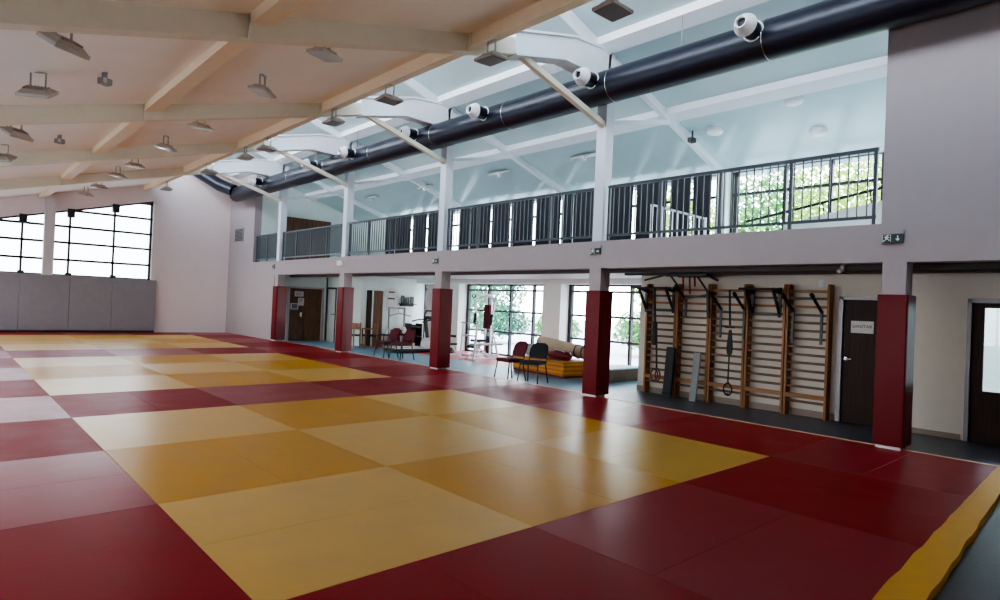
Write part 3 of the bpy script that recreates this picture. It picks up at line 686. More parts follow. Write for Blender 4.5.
# dark blinds in front of the gallery windows
def blind_mesh(wd):
    mb = MB(); n = 10; pts = []
    for i in range(n+1): pts.append((0.02*math.sin(i*1.9), -wd/2 + wd*i/n))
    v = [[mb.bm.verts.new((x+o, y, z)) for x, y in pts] for o, z in ((0, 0), (0, 2.02), (0.02, 2.02), (0.02, 0))]
    for a, b in ((0,1),(1,2),(2,3),(3,0)):
        for i in range(n): mb.bm.faces.new((v[a][i], v[a][i+1], v[b][i+1], v[b][i]))
    mb.bm.faces.new([v[k][0] for k in range(4)]); mb.bm.faces.new([v[k][n] for k in range(4)])
    return mb
edges = [4.86+0.3, 5.75, 6.30, 7.33, 8.32, 9.40, 9.70, 9.98, 10.98, 12.03, 13.0, 14.08, 14.6, 15.05, 15.65, 16.58, 17.56, 18.75]
spans = [(5.18, 5.66), (5.72, 6.28), (6.38, 7.29), (7.40, 8.27), (8.38, 9.38), (9.46, 9.80), (9.93, 10.93), (11.04, 11.97), (12.08, 12.95), (13.05, 14.02), (14.13, 14.62), (15.02, 15.6), (15.66, 16.52), (16.64, 17.5), (17.64, 18.68), (18.76, 19.4)]
ow = ['first', 'second', 'third', 'fourth', 'fifth', 'sixth', 'seventh', 'eighth', 'ninth', 'tenth', 'eleventh', 'twelfth', 'thirteenth', 'fourteenth', 'fifteenth', 'sixteenth']
for k, (a, b) in enumerate(spans):
    o = blind_mesh(b-a).build('window_blind', M['blind'], smooth=60); o.location = (4.38, (a+b)/2, 2.90)
    tag(o, 'dark gallery window blind, %s counted from the near end' % ow[k], 'blind', 'dark blinds at the gallery windows')

# ------------------------------------------------------------------ wall bars
def make_bars():
    t = thing('wall_bars', 'x', 'wall bars'); w = 0.70
    for y in (0.022, w-0.022):
        mb = MB(); mb.prism([(1.82, y-0.02, ZF), (1.99, y-0.02, ZF), (1.99, y-0.02, 2.18), (1.83, y-0.02, 2.18), (1.81, y-0.02, 2.1)], (0, 0.04, 0)); mb.build('upright', M['bar_wood'], t, bevel=0.004)
    zs = [2.06, 1.94, 1.80, 1.66, 1.53, 1.395, 1.26, 1.125, 0.99, 0.855, 0.72, 0.585, 0.45, 0.30, 0.20]
    for i, z in enumerate(zs):
        hh, x = (0.042, 1.85)
        m = M['rung_wood']
        if i in (0, 2): m, hh = M['rung_orange'], 0.044
        if i == 13: m, hh, x = M['rung_orange'], 0.075, 1.82
        mb = MB(); mb.box((x, 0.04, z-hh/2), (x+0.032, w-0.04, z+hh/2)); mb.build('rung', m, t, bevel=0.008)
    return t
bars0 = make_bars()
bl = ['leftmost wooden wall bars unit, with black straps hanging', 'second wooden wall bars unit from left, pale board leaning on it', 'middle wooden wall bars unit, with strap and rings hanging', 'fourth wooden wall bars unit, with the black pull-up bar', 'rightmost wooden wall bars unit, next to the dark door']
by = [4.40, 3.69, 2.98, 2.27, 1.56]
for i, y in enumerate(by):
    if i == 0: bars0.location = (0, y, 0); bars0['label'] = bl[0]; bars0['group'] = 'wooden wall bars'
    else: dup(bars0, (0, y, 0), 0, bl[i], 'wooden wall bars')
# pull-up bars with triangular brackets
def pullup(ya, yb, label):
    t = thing('pull_up_bar', label, 'pull-up bar', (0, 0, 0), 0, 'black pull-up bars on the wall bars')
    MB().tube([(1.50, ya, 2.08), (1.50, yb, 2.08)], 0.020, n=12).build('grip_bar', M['black'], t, smooth=40)
    for y in (ya+0.12, yb-0.12):
        mb = MB(); mb.bar((1.50, y, 2.08), (1.81, y, 2.02), 0.04, 0.05); mb.bar((1.52, y, 2.06), (1.80, y, 1.66), 0.04, 0.04); mb.bar((1.80, y, 1.60), (1.80, y, 2.12), 0.05, 0.03); mb.build('bracket', M['black'], t)
    MB().bar((1.80, ya+0.1, 1.64), (1.80, yb-0.1, 1.64), 0.03, 0.03).build('lower_bar', M['black'], t)
pullup(4.33, 5.20, 'black pull-up bar with side brackets on the leftmost wall bars')
pullup(2.24, 2.96, 'black pull-up bar with side brackets on the fourth wall bars')
def dip_arm(y, label, z=1.98, low=1.18):
    t = thing('dip_bar_arm', label, 'dip bar', (0, 0, 0), 0, 'grey metal arms hooked over the wall bars')
    MB().bar((1.52, y+0.03, z), (1.80, y-0.03, z-0.27), 0.036, 0.036).build('arm', M['black'], t)
    MB().bar((1.80, y-0.03, z-0.24), (1.80, y-0.03, low), 0.036, 0.035).build('back_plate', M['rail'], t)
    MB().tube([(1.50, y+0.032, z+0.02), (1.545, y+0.023, z-0.022)], 0.034, n=12).build('end_cap', M['black'], t)
dip_arm(4.20, 'grey metal arm on the upright between the first and second wall bars', 2.12, 1.52)
dip_arm(3.47, 'grey metal arm at the left side of the middle wall bars')
dip_arm(3.02, 'grey metal arm at the right side of the middle wall bars')
dip_arm(2.16, 'grey metal arm at the left side of the rightmost wall bars')
dip_arm(1.70, 'grey metal arm at the right side of the rightmost wall bars')
# multi-grip ceiling frame above second unit
t = thing('ceiling_grip_frame', 'black multi-grip chin-up frame with red handles above the second wall bars', 'chin-up frame', (1.5, 3.95, 2.33))
mb = MB(); mb.bar((-0.1, -0.42, -0.01), (-0.1, 0.42, -0.01), 0.05, 0.05); mb.bar((0.2, -0.35, -0.01), (0.2, 0.35, -0.01), 0.05, 0.05); mb.build('top_frame', M['black'], t)
for a, b in (((-0.1, 0.45, 0), (-0.2, 0.85, -0.11)), ((-0.1, -0.4, 0), (-0.25, -0.72, -0.12)), ((-0.1, 0.35, 0), (0.0, 0.18, -0.26)), ((0.1, -0.1, 0), (0.2, -0.28, -0.30))): MB().bar(a, b, 0.035, 0.035).build('arm', M['black'], t)
MB().bar((0.2, -0.28, -0.28), (0.26, -0.28, -0.80), 0.045, 0.04).build('side_plate', M['black'], t)
for y, dz in ((0.08, -0.24), (-0.06, -0.36), (-0.16, -0.22)): MB().tube([(-0.05, y+0.02, 0.0), (-0.05, y, dz)], 0.017, n=8).build('handle', M['grip_red'], t)
MB().bar((-0.02, 0.06, -0.45), (0.2, -0.25, -0.36), 0.02, 0.03).build('pulley_arm', M['grey_metal'], t)
# suspension straps
t = thing('hanging_suspension_trainer', 'black suspension straps with red rings hanging on the leftmost wall bars', 'suspension straps', (1.62, 4.71, 0.0), 0, 'suspension straps on the wall bars')
MB().bar((-0.1, 0.0, 2.06), (0, 0.02, 1.35), 0.04, 0.02).build('strap', M['rubber'], t)
MB().bar((0, 0.02, 1.40), (0, 0.03, 0.95), 0.075, 0.05).build('strap_bundle', M['rubber'], t); MB().bar((0, -0.01, 1.35), (0, -0.05, 0.48), 0.03, 0.02).build('strap', M['rubber'], t)
for dy in (-0.05, 0.03):
    MB().ring((0.0, dy-0.03, 0.36), 0.07, 0.014, axis=(1, 0.4 if dy > 0 else -0.3, 0), n=20, m=8, sy=1.5).build('ring_handle', M['ring_wood'], t, smooth=60)
t = thing('hanging_suspension_trainer', 'black strap with wide grip pouch and ring handles on the middle wall bars', 'suspension straps', (1.62, 3.16, 0), 0, 'suspension straps on the wall bars')
MB().bar((-0.1, -0.02, 2.06), (0, 0.0, 1.42), 0.03, 0.02).build('strap', M['rubber'], t)
mb = MB(); mb.prism([(0, -0.02, 1.34), (0, 0.02, 1.34), (0, 0.055, 1.02), (0, 0.045, 0.92), (0, 0.0, 0.86), (0, -0.045, 0.92), (0, -0.055, 1.02)], (0.03, 0, 0)); mb.build('strap_pouch', M['rubber'], t)
MB().bar((0, -0.09, 1.385), (0, 0.09, 1.385), 0.03, 0.03).build('cross_grip', M['rubber'], t); MB().bar((0.01, 0, 0.88), (0.0, 0, 0.42), 0.022, 0.015).build('strap', M['rubber'], t)
MB().bar((0, 0, 0.42), (0, 0.07, 0.30), 0.012, 0.012).build('cord', M['rubber'], t); MB().bar((0, 0, 0.42), (0, -0.07, 0.30), 0.012, 0.012).build('cord', M['rubber'], t)
MB().ring((0, 0, 0.27), 0.08, 0.013, axis=(1, 0, 0), n=24, m=8, sy=1.35).build('ring_handle', M['rubber'], t, smooth=60)
MB().tube([(0, -0.05, 0.18), (0, 0.05, 0.18)], 0.018, n=8).build('grip', M['ring_wood'], t)
# leaning boards
o = MB().box((-0.035, -0.09, 0), (0.035, 0.09, 0.98)).build('foam_roll', M['foam_dark'], bevel=0.02); o.location = (1.64, 4.42, ZF+0.005); o.rotation_euler = (0, math.radians(7), 0.1)
tag(o, 'charcoal foam slab standing against the leftmost wall bars', 'foam slab')
MB().box((-0.038, -0.093, 0.06), (0.038, 0.093, 0.09)).build('strap', M['rubber'], o)
o = MB().box((-0.02, -0.07, 0), (0.02, 0.07, 0.92)).build('leaning_board', M['foam_grey'], bevel=0.006); o.location = (1.64, 3.86, ZF+0.005); o.rotation_euler = (0, math.radians(8), 0)
tag(o, 'pale grey board leaning against the second wall bars', 'board')
t = thing('light_switch', 'white wall switch plate above the rightmost wall bars', 'switch', (1.995, 1.77, 2.2))
MB().box((-0.01, -0.04, -0.06), (0.004, 0.04, 0.06)).build('plate', M['white_plastic'], t, bevel=0.003); MB().box((-0.014, -0.02, -0.03), (-0.009, 0.02, 0.03)).build('rocker', M['white_plastic'], t)
t = thing('ceiling_camera', 'small white dome camera under the gallery beside the nearest column', 'camera', (0.7, 1.0, 2.40))
MB().tube([(0,0,0.0), (0,0,-0.05)], 0.03, n=12).build('mount', M['white_plastic'], t); MB().tube([(0.02,0,-0.06), (-0.06,0.04,-0.10)], 0.032, n=12).build('camera_body', M['white_plastic'], t, smooth=40)

# ------------------------------------------------------------------ exit signs
def exit_sign(y, z, direction, label, w=0.24, h=0.115):
    t = thing('exit_sign', label, 'exit sign', (0.012, y, z), 0, 'emergency exit signs on the gallery front')
    MB().box((-0.012, -w/2, -h/2), (0.018, w/2, h/2)).build('sign_plate', M['sign_green'], t, bevel=0.003)
    MB().box((0.0, -w/2-0.01, h/2), (0.018, -w/2+0.02, h/2+0.05)).build('bracket', M['frame_grey'], t)
    P = lambda a, b: (-0.0135, -a, b)
    mb = MB(); cx = w*0.24; s = h*0.42
    if direction == 'down': poly = [(-0.18, 1), (0.18, 1), (0.18, -0.1), (0.75, -0.1), (0, -1), (-0.75, -0.1), (-0.18, -0.1)]
    else: poly = [(-1, 0.2), (0.05, 0.2), (0.05, 0.75), (1, 0), (0.05, -0.75), (0.05, -0.2), (-1, -0.2)]
    k = 0.75
    a = [(cx + px*s*k, pz*s*k) for px, pz in poly]
    if direction == 'down':
        mb.prism([P(*a[i]) for i in (0, 1, 2, 6)], (0.001, 0, 0)); mb.prism([P(*a[i]) for i in (3, 4, 5)], (0.001, 0, 0))
    else:
        mb.prism([P(*a[i]) for i in (0, 1, 5, 6)], (0.001, 0, 0)); mb.prism([P(*a[i]) for i in (2, 3, 4)], (0.001, 0, 0))
    mb.build('arrow', M['white_plastic'], t)
    mb = MB(); dx = -w*0.26; q = h/2
    # running figure and doorway
    for pts in ([(-0.005, 0.62), (0.025, 0.62), (0.025, 0.86), (-0.005, 0.86)], [(-0.03, 0.5), (0.02, 0.55), (0.01, -0.1), (-0.02, -0.1)], [(-0.05, 0.2), (-0.03, 0.45), (-0.02, 0.5), (-0.045, 0.12)], [(0.01, 0.45), (0.045, 0.2), (0.04, 0.1), (0.0, 0.3)], [(-0.02, -0.1), (0.0, -0.1), (-0.05, -0.75), (-0.07, -0.7)], [(-0.005, -0.1), (0.012, -0.05), (0.045, -0.4), (0.03, -0.5)]):
        mb.prism([P(dx + a*0.8, b*q) for a, b in pts], (0.001, 0, 0))
    mb.build('running_figure', M['white_plastic'], t)
    mb = MB()
    for a0, a1, b0, b1 in ((-0.068, -0.060, -0.85, 0.85), (0.048, 0.056, -0.85, 0.85), (-0.068, 0.056, 0.8, 0.87)): mb.prism([P(dx+a0*0.8, b0*q), P(dx+a1*0.8, b0*q), P(dx+a1*0.8, b1*q), P(dx+a0*0.8, b1*q)], (0.001, 0, 0))
    mb.build('doorway_symbol', M['white_plastic'], t)
exit_sign(0.19, 2.67, 'down', 'dark green exit sign with down arrow above the nearest column')
exit_sign(5.01, 2.68, 'right', 'dark green exit sign with right arrow above the second column')
exit_sign(10.0, 2.62, 'right', 'dark green exit sign with right arrow above the third column')
t = thing('wall_emergency_light', 'small white emergency light above the fourth column', 'emergency light', (0.012, 14.85, 2.68)); MB().box((-0.03, -0.14, -0.07), (0.018, 0.14, 0.07)).build('housing', M['white_plastic'], t, bevel=0.01); MB().box((-0.034, -0.11, -0.045), (-0.029, 0.11, 0.045)).build('diffuser', M['paper'], t)
t = thing('wall_junction_box', 'small dark grey box above the farthest column', 'junction box', (0.012, 19.8, 2.66)); MB().box((-0.03, -0.08, -0.09), (0.018, 0.08, 0.09)).build('housing', M['frame_grey'], t, bevel=0.01); MB().box((-0.034, -0.05, -0.05), (-0.029, 0.05, 0.05)).build('cover', M['foam_dark'], t)
t = thing('wall_vent_grille', 'dark square vent grille high on the far end of the white wall', 'vent', (0.02, 23.45, 4.0))
MB().box((-0.02, -0.46, -0.27), (0.02, 0.46, 0.27)).build('vent_frame', M['frame_grey'], t, bevel=0.005)
mb = MB()
for i in range(9): mb.box((-0.03, -0.42, -0.23+i*0.055), (-0.018, 0.42, -0.20+i*0.055))
mb.build('slats', M['foam_dark'], t)

# ------------------------------------------------------------------ chairs
def make_chair(fab, name='stacking_chair'):
    t = thing(name, 'x', 'chair')      # faces +X locally
    mb = MB(); mb.box((-0.22, -0.235, 0.42), (0.23, 0.235, 0.49)); mb.build('seat', fab, t, bevel=0.03, seg=3)
    mb = MB(); n = 8; pts = []
    prof = [(-0.19, 0.0), (-0.215, 0.08), (-0.215, 0.20), (-0.18, 0.29), (-0.10, 0.335), (0.10, 0.335), (0.18, 0.29), (0.215, 0.20), (0.215, 0.08), (0.19, 0.0)]
    fr = [mb.bm.verts.new((-0.21 - 0.12*z/0.33 + 0.4*y*y, y, 0.53 + z)) for y, z in prof]; bk = [mb.bm.verts.new((-0.265 - 0.12*z/0.33 + 0.4*y*y, y, 0.53 + z)) for y, z in prof]
    mb.bm.faces.new(fr); mb.bm.faces.new(bk[::-1])
    for i in range(len(prof)): mb.bm.faces.new((fr[i], fr[(i+1) % len(prof)], bk[(i+1) % len(prof)], bk[i]))
    mb.build('backrest', fab, t, bevel=0.012)
    for s in (-1, 1):
        MB().tube([(0.19, s*0.21, 0.42), (0.25, s*0.245, 0.0)], 0.0155, n=10).build('leg', M['black'], t, smooth=40)
        MB().tube([(-0.19, s*0.21, 0.42), (-0.27, s*0.245, 0.0)], 0.0155, n=10).build('leg', M['black'], t, smooth=40)
        MB().tube([(-0.19, s*0.21, 0.42), (-0.235, s*0.205, 0.50), (-0.27, s*0.19, 0.66)], 0.011, n=8).build('back_support', M['black'], t, smooth=40)
    mb = MB(); mb.box((-0.20, -0.215, 0.405), (0.20, 0.215, 0.425)); mb.build('seat_frame', M['black'], t)
    return t
cr = make_chair(M['fabric_red']); cr.location = (0.58, 7.78, ZF); cr.rotation_euler.z = PI - 0.08; cr['label'] = 'burgundy padded chair with black legs, left of the black chair'
cb = make_chair(M['fabric_black']); cb.location = (0.64, 7.12, ZF); cb.rotation_euler.z = PI + 0.32; cb['label'] = 'black padded chair beside the burgundy one before the yellow stack'
dup(cr, (0.66, 13.08, ZF), PI + 0.05, 'burgundy chair on the left of the far pair behind the mats')
dup(cr, (0.82, 12.52, ZF), PI + 0.12, 'burgundy chair on the right of the far pair, by the third column')
# wooden armchairs far back
def wood_chair():
    t = thing('wooden_armchair', 'x', 'chair')
    for sx, hh in ((0.2, 0.64), (-0.2, 0.86)):
        for s in (-1, 1): MB().box((sx-0.02, s*0.23-0.02, 0), (sx+0.02, s*0.23+0.02, hh)).build('leg', M['chair_wood'], t, bevel=0.005)
    MB().box((-0.2, -0.22, 0.40), (0.21, 0.22, 0.46)).build('seat', M['fabric_black'], t, bevel=0.015)
    MB().box((-0.215, -0.21, 0.62), (-0.18, 0.21, 0.84)).build('backrest', M['chair_wood'], t, bevel=0.01)
    for s in (-1, 1): MB().box((-0.2, s*0.23-0.025, 0.64), (0.23, s*0.23+0.025, 0.665)).build('armrest', M['chair_wood'], t, bevel=0.006)
    return t
wc = wood_chair(); wc.location = (1.55, 16.75, ZF); wc.rotation_euler.z = PI + 0.5; wc['label'] = 'brown wooden armchair right behind the fourth red column'
dup(wc, (2.15, 16.55, ZF), PI - 0.3, 'brown wooden armchair nearer the gym equipment')
t = thing('side_table', 'small dark low table between the wooden armchairs and gym equipment', 'table', (2.75, 16.4, ZF))
MB().box((-0.3, -0.25, 0.44), (0.3, 0.25, 0.48)).build('tabletop', M['fabric_black'], t, bevel=0.006)
for sx in (-0.26, 0.26):
    for sy in (-0.21, 0.21): MB().box((sx-0.018, sy-0.018, 0), (sx+0.018, sy+0.018, 0.44)).build('leg', M['chair_wood'], t)
o = MB().tube([(0,0,0), (0,0,0.10), (0,0,0.2), (0,0,0.24), (0,0,0.30)], [0.045, 0.05, 0.045, 0.02, 0.022], n=14).build('bottle', M['white_plastic'], smooth=50); o.location = (2.70, 16.35, ZF+0.48)
tag(o, 'white bottle standing on the small dark table', 'bottle')

# ------------------------------------------------------------------ mat stack and bags
for i in range(8):
    o = MB().box((-0.5, -1.0, 0), (0.5, 1.0, 0.048)).build('folded_mat', M['burgundy'] if i == 0 else M['orange_mat_b' if i % 2 else 'orange_mat'], bevel=0.012)
    o.location = (2.62 + random.uniform(-0.012, 0.012), 8.38 + random.uniform(-0.015, 0.015), ZF + i*0.0485); o.rotation_euler.z = -0.12 + random.uniform(-0.006, 0.006)
    lv = ['red mat at the bottom of the stack under the window', 'lowest orange-yellow mat, just above the red one in the stack', 'second orange-yellow mat from the bottom of the stack', 'third orange-yellow mat from the bottom of the stack', 'fourth orange-yellow mat from the bottom of the stack', 'third orange-yellow mat from the top of the stack', 'second orange-yellow mat from the top of the stack', 'topmost orange-yellow mat of the stack, under the bags'][i]
    tag(o, lv, 'mat', 'stacked mats by the window')
zt = ZF + 8*0.0485 + 0.002
t = thing('rolled_mat', 'long beige rolled mat lying on top of the yellow stack', 'rolled mat', (2.90, 8.25, zt+0.19), -0.12)
MB().tube([(0, 0.95, 0.16), (0, 0.3, 0.10), (0, -0.4, 0.03), (0, -0.92, 0.0)], [0.15, 0.165, 0.165, 0.165], n=24).build('roll', M['beige'], t, smooth=40)
for q in (-0.80, -0.55): MB().ring((0, q, 0.015), 0.167, 0.014, axis=(0,1,0), n=28).build('tie_band', M['rubber'], t, smooth=60)
t = thing('kit_bag', 'burgundy vinyl kit bag lying on the front of the yellow stack', 'bag', (2.36, 7.88, zt), -0.12)
mb = MB(); mb.tube([(0, 0.42, 0.10), (0, 0.36, 0.11), (0, 0.1, 0.12), (0, -0.3, 0.11), (0, -0.38, 0.10)], [0.05, 0.105, 0.115, 0.105, 0.05], n=18); mb.build('bag_body', M['burgundy'], t, smooth=50)
MB().tube([(-0.05, 0.2, 0.21), (-0.1, 0.1, 0.25), (-0.1, -0.1, 0.24), (-0.05, -0.2, 0.205)], 0.012, n=8).build('handle', M['paper'], t, smooth=40)
def crumple(loc, rad, label, m):
    o = MB().blob((0,0,rad[2]*0.9), rad, 18, 12, 0.10).build('crumpled_cloth', m, smooth=50); o.location = loc; tag(o, label, 'cloth'); return o
crumple((2.44, 8.52, zt+0.018), (0.15, 0.18, 0.13), 'pale crumpled cloth beside the burgundy bag on the stack', M['cloth'])
crumple((2.46, 9.05, zt+0.025), (0.17, 0.2, 0.15), 'pale grey crumpled cloth at the back end of the stack', M['cloth'])
# upholstered blocks
for x0, x1, lab in ((2.45, 2.98, 'taupe upholstered block with pale blue top, left one beside the column'), (2.99, 3.75, 'taupe upholstered block with pale blue top, right one beside the wall bars')):
    t = thing('upholstered_block', lab, 'block', ((x0+x1)/2, 6.75, ZF), 0, 'taupe blocks under the window'); hw = (x1-x0)/2
    MB().box((-hw, -0.36, 0), (hw, 0.36, 0.28)).build('body', M['box_brown'], t, bevel=0.01); MB().box((-hw, -0.36, 0.281), (hw, 0.36, 0.31)).build('top_cover', M['box_blue'], t, bevel=0.008)

# ------------------------------------------------------------------ gym machines
# multi-gym tower
t = thing('multi_gym', 'white multi-gym tower with red back pad and black grips before the window', 'multi-gym', (4.32, 12.9, ZF))
mb = MB(); mb.bar((-0.72, 0, 0.03), (0.2, 0, 0.03), 0.08, 0.06); mb.bar((-0.7, -0.45, 0.03), (-0.7, 0.45, 0.03), 0.07, 0.06); mb.bar((0.17, -0.45, 0.03), (0.17, 0.45, 0.03), 0.07, 0.06); mb.build('base_frame', M['white_metal'], t)
for y in (-0.13, 0.13): MB().bar((0.06, y, 0.05), (0.06, y, 1.95), 0.05, 0.06).build('upright', M['white_metal'], t)
MB().bar((0.18, 0, 0.05), (0.17, 0, 1.95), 0.06, 0.06).build('upright', M['white_metal'], t)
MB().bar((0.17, -0.42, 0.03), (-0.02, -0.25, 0.95), 0.05, 0.05).build('brace', M['white_metal'], t)
mb = MB(); mb.bar((0.2, 0, 1.95), (-0.65, 0, 2.02), 0.07, 0.08); mb.bar((-0.1, -0.55, 1.80), (0.0, 0.0, 1.95), 0.05, 0.05); mb.bar((-0.1, 0.62, 1.78), (0.0, 0.0, 1.95), 0.05, 0.05); mb.build('top_boom', M['white_metal'], t)
MB().ring((-0.6, 0, 1.93), 0.06, 0.018, axis=(0,1,0)).build('pulley', M['rubber'], t, smooth=60)
for s in (-1, 1):
    a = MB().bar((-0.1, s*0.48, 1.82), (-0.16, s*0.38, 1.05), 0.045, 0.045).build('press_arm', M['white_metal'], t)
    MB().tube([(-0.16, s*0.40, 1.36), (-0.20, s*0.39, 1.0)], 0.055, n=14).build('grip_pad', M['rubber'], a, smooth=40)
MB().box((-0.04, -0.15, 0.88), (0.06, 0.15, 1.66)).build('back_pad', M['fabric_red'], t, bevel=0.025)
MB().box((-0.55, -0.16, 0.46), (-0.06, 0.16, 0.53)).build('seat_pad', M['fabric_black'], t, bevel=0.02)
MB().bar((-0.35, 0, 0.06), (-0.3, 0, 0.46), 0.06, 0.06).build('seat_post', M['white_metal'], t)
mb = MB()
for i in range(10): mb.box((0.09, -0.12, 0.10+i*0.055), (0.2, 0.12, 0.148+i*0.055))
mb.build('weight_stack', M['rubber'], t, bevel=0.004)
for s in (-1, 1): MB().tube([(-0.62, s*0.2, 0.30), (-0.62, s*0.03, 0.30)], 0.05, n=12).build('leg_roller', M['rubber'], t, smooth=40)
# weight bench with rack
t = thing('weight_bench', 'white weight bench with bar rack left of the multi-gym', 'weight bench', (3.38, 11.95, ZF))
MB().box((-0.45, -0.14, 0.42), (0.7, 0.14, 0.48)).build('bench_pad', M['foam_grey'], t, bevel=0.02)
for s in (-1, 1): MB().bar((-0.62, s*0.32, 0.0), (-0.55, s*0.32, 1.08), 0.05, 0.05).build('rack_post', M['white_metal'], t)
MB().bar((-0.58, -0.34, 0.72), (-0.58, 0.34, 0.72), 0.045, 0.045).build('cross_bar', M['white_metal'], t)
MB().tube([(-0.56, -0.42, 1.1), (-0.56, 0.42, 1.1)], 0.014, n=8).build('barbell_bar', M['chrome'], t, smooth=40)
mb = MB(); mb.bar((-0.75, 0, 0.03), (0.65, 0, 0.03), 0.05, 0.05); mb.bar((-0.62, -0.4, 0.03), (-0.62, 0.4, 0.03), 0.05, 0.05); mb.bar((0.6, -0.28, 0.03), (0.6, 0.28, 0.03), 0.05, 0.05); mb.build('base_frame', M['white_metal'], t)
for a, b in (((-0.6, 0, 0.05), (-0.1, 0, 0.42)), ((0.6, 0, 0.05), (0.5, 0, 0.42)), ((0.3, 0, 0.05), (-0.3, 0, 0.42))): MB().bar(a, b, 0.045, 0.045).build('support', M['white_metal'], t)
# dumbbells / plates
def dumbbell(loc, rz, label):
    t = thing('dumbbell', label, 'dumbbell', loc, rz, 'black dumbbells on the gym floor')
    MB().tube([(0, -0.1, 0.1), (0, 0.1, 0.1)], 0.016, n=8).build('handle', M['chrome'], t)
    for s in (-1, 1): MB().tube([(0, s*0.09, 0.1), (0, s*0.20, 0.1)], 0.1, n=18).build('weight', M['rubber'], t, smooth=40)
dumbbell((3.6, 14.0, ZF), 0.4, 'black dumbbell nearest the weight bench, right one'); dumbbell((3.25, 14.15, ZF), -0.2, 'black dumbbell beside the third column, left one')
t = thing('ab_trainer', 'small white floor exerciser with black foot pads before the weight bench', 'exerciser', (3.1, 13.3, ZF), 0.2)
mb = MB(); mb.bar((-0.4, 0, 0.03), (0.5, 0, 0.03), 0.05, 0.05); mb.bar((-0.38, -0.25, 0.03), (-0.38, 0.25, 0.03), 0.05, 0.05); mb.build('base_frame', M['white_metal'], t)
MB().bar((0.4, 0, 0.05), (0.1, 0, 0.36), 0.045, 0.045).build('support', M['white_metal'], t); MB().box((-0.1, -0.12, 0.34), (0.3, 0.12, 0.39)).build('pad', M['fabric_black'], t, bevel=0.015)
for s in (-1, 1): MB().tube([(-0.38, s*0.12, 0.1), (-0.38, s*0.26, 0.1)], 0.045, n=12).build('foot_roller', M['rubber'], t)
# treadmill / cross trainer
t = thing('treadmill', 'black and white treadmill with tall console beside the third column', 'treadmill', (2.75, 14.75, ZF))
MB().box((-0.95, -0.34, 0.03), (0.55, 0.34, 0.13)).build('deck', M['rubber'], t, bevel=0.02); MB().box((-0.9, -0.25, 0.131), (0.45, 0.25, 0.14)).build('belt', M['foam_grey'], t)
for s in (-1, 1): MB().box((-0.92, s*0.30-0.04, 0.131), (0.45, s*0.30+0.04, 0.155)).build('side_rail', M['white_plastic'], t, bevel=0.006)
MB().tube([(0.72, -0.30, 0.22), (0.72, 0.30, 0.22)], 0.23, n=28).build('motor_hood', M['white_plastic'], t, smooth=40)
for s in (-1, 1):
    MB().bar((0.78, s*0.27, 0.25), (0.62, s*0.27, 1.12), 0.09, 0.10).build('mast', M['rubber'], t, bevel=0.015)
    MB().tube([(0.62, s*0.27, 1.08), (0.35, s*0.3, 1.06), (0.12, s*0.3, 1.0)], 0.025, n=10).build('handrail', M['rubber'], t, smooth=40)
MB().box((-0.07, -0.32, -0.16), (0.07, 0.32, 0.16), Matrix.Translation((0.66, 0, 1.24)) @ Matrix.Rotation(0.4, 4, 'Y')).build('console', M['rubber'], t, bevel=0.05)
MB().box((-0.078, -0.18, -0.08), (-0.07, 0.18, 0.08), Matrix.Translation((0.66, 0, 1.24)) @ Matrix.Rotation(0.4, 4, 'Y')).build('screen', M['paper'], t)
MB().tube([(0.90, -0.30, 0.06), (0.90, 0.30, 0.06)], 0.06, n=16).build('roller_wheel', M['rubber'], t, smooth=40)
# cable machine against the end wall, white bag
t = thing('cable_machine', 'grey cable machine standing against the mint end wall', 'weight machine', (3.48, 16.75, ZF))
mb = MB(); mb.box((-0.4, -0.25, 0), (0.4, 0.3, 0.06)); mb.build('base_frame', M['grey_metal'], t, bevel=0.01)
for x in (-0.33, 0.33): MB().bar((x, 0.2, 0.06), (x, 0.2, 1.40), 0.05, 0.05).build('upright', M['grey_metal'], t)
MB().bar((-0.36, 0.2, 1.40), (0.36, 0.2, 1.40), 0.06, 0.06).build('top_bar', M['grey_metal'], t)
mb = MB()
for i in range(9): mb.box((-0.2, 0.1, 0.08+i*0.06), (0.2, 0.28, 0.132+i*0.06))
mb.build('weight_stack', M['rubber'], t, bevel=0.004)
MB().box((-0.28, -0.2, 0.42), (0.28, 0.02, 0.50)).build('seat_pad', M['fabric_black'], t, bevel=0.02)
MB().bar((0, -0.1, 0.06), (0, -0.1, 0.42), 0.06, 0.06).build('seat_post', M['grey_metal'], t)
MB().tube([(-0.45, -0.05, 1.12), (0, 0.05, 1.22), (0.45, -0.05, 1.12)], 0.02, n=8).build('pull_handle', M['grey_metal'], t, smooth=40)
MB().tube([(0, 0.12, 1.38), (0, 0.05, 1.22)], 0.006, n=6).build('cable', M['rubber'], t)
crumple((3.52, 16.50, ZF+0.51), (0.09, 0.06, 0.12), 'white towel heap on the grey cable machine seat', M['paper'])
t = thing('dumbbell_rack', 'low black dumbbell rack below the photo shelf', 'rack', (4.24, 16.95, ZF))
for z in (0.35, 0.70): MB().box((-0.24, -0.18, z), (0.24, 0.18, z+0.04)).build('shelf', M['rubber'], t)
for x in (-0.24, 0.24): MB().box((x-0.02, -0.2, 0), (x+0.02, 0.2, 0.85)).build('side_frame', M['rubber'], t)
MB().box((-0.22, 0.14, 0.1), (0.22, 0.17, 0.8)).build('back_panel', M['rubber'], t)
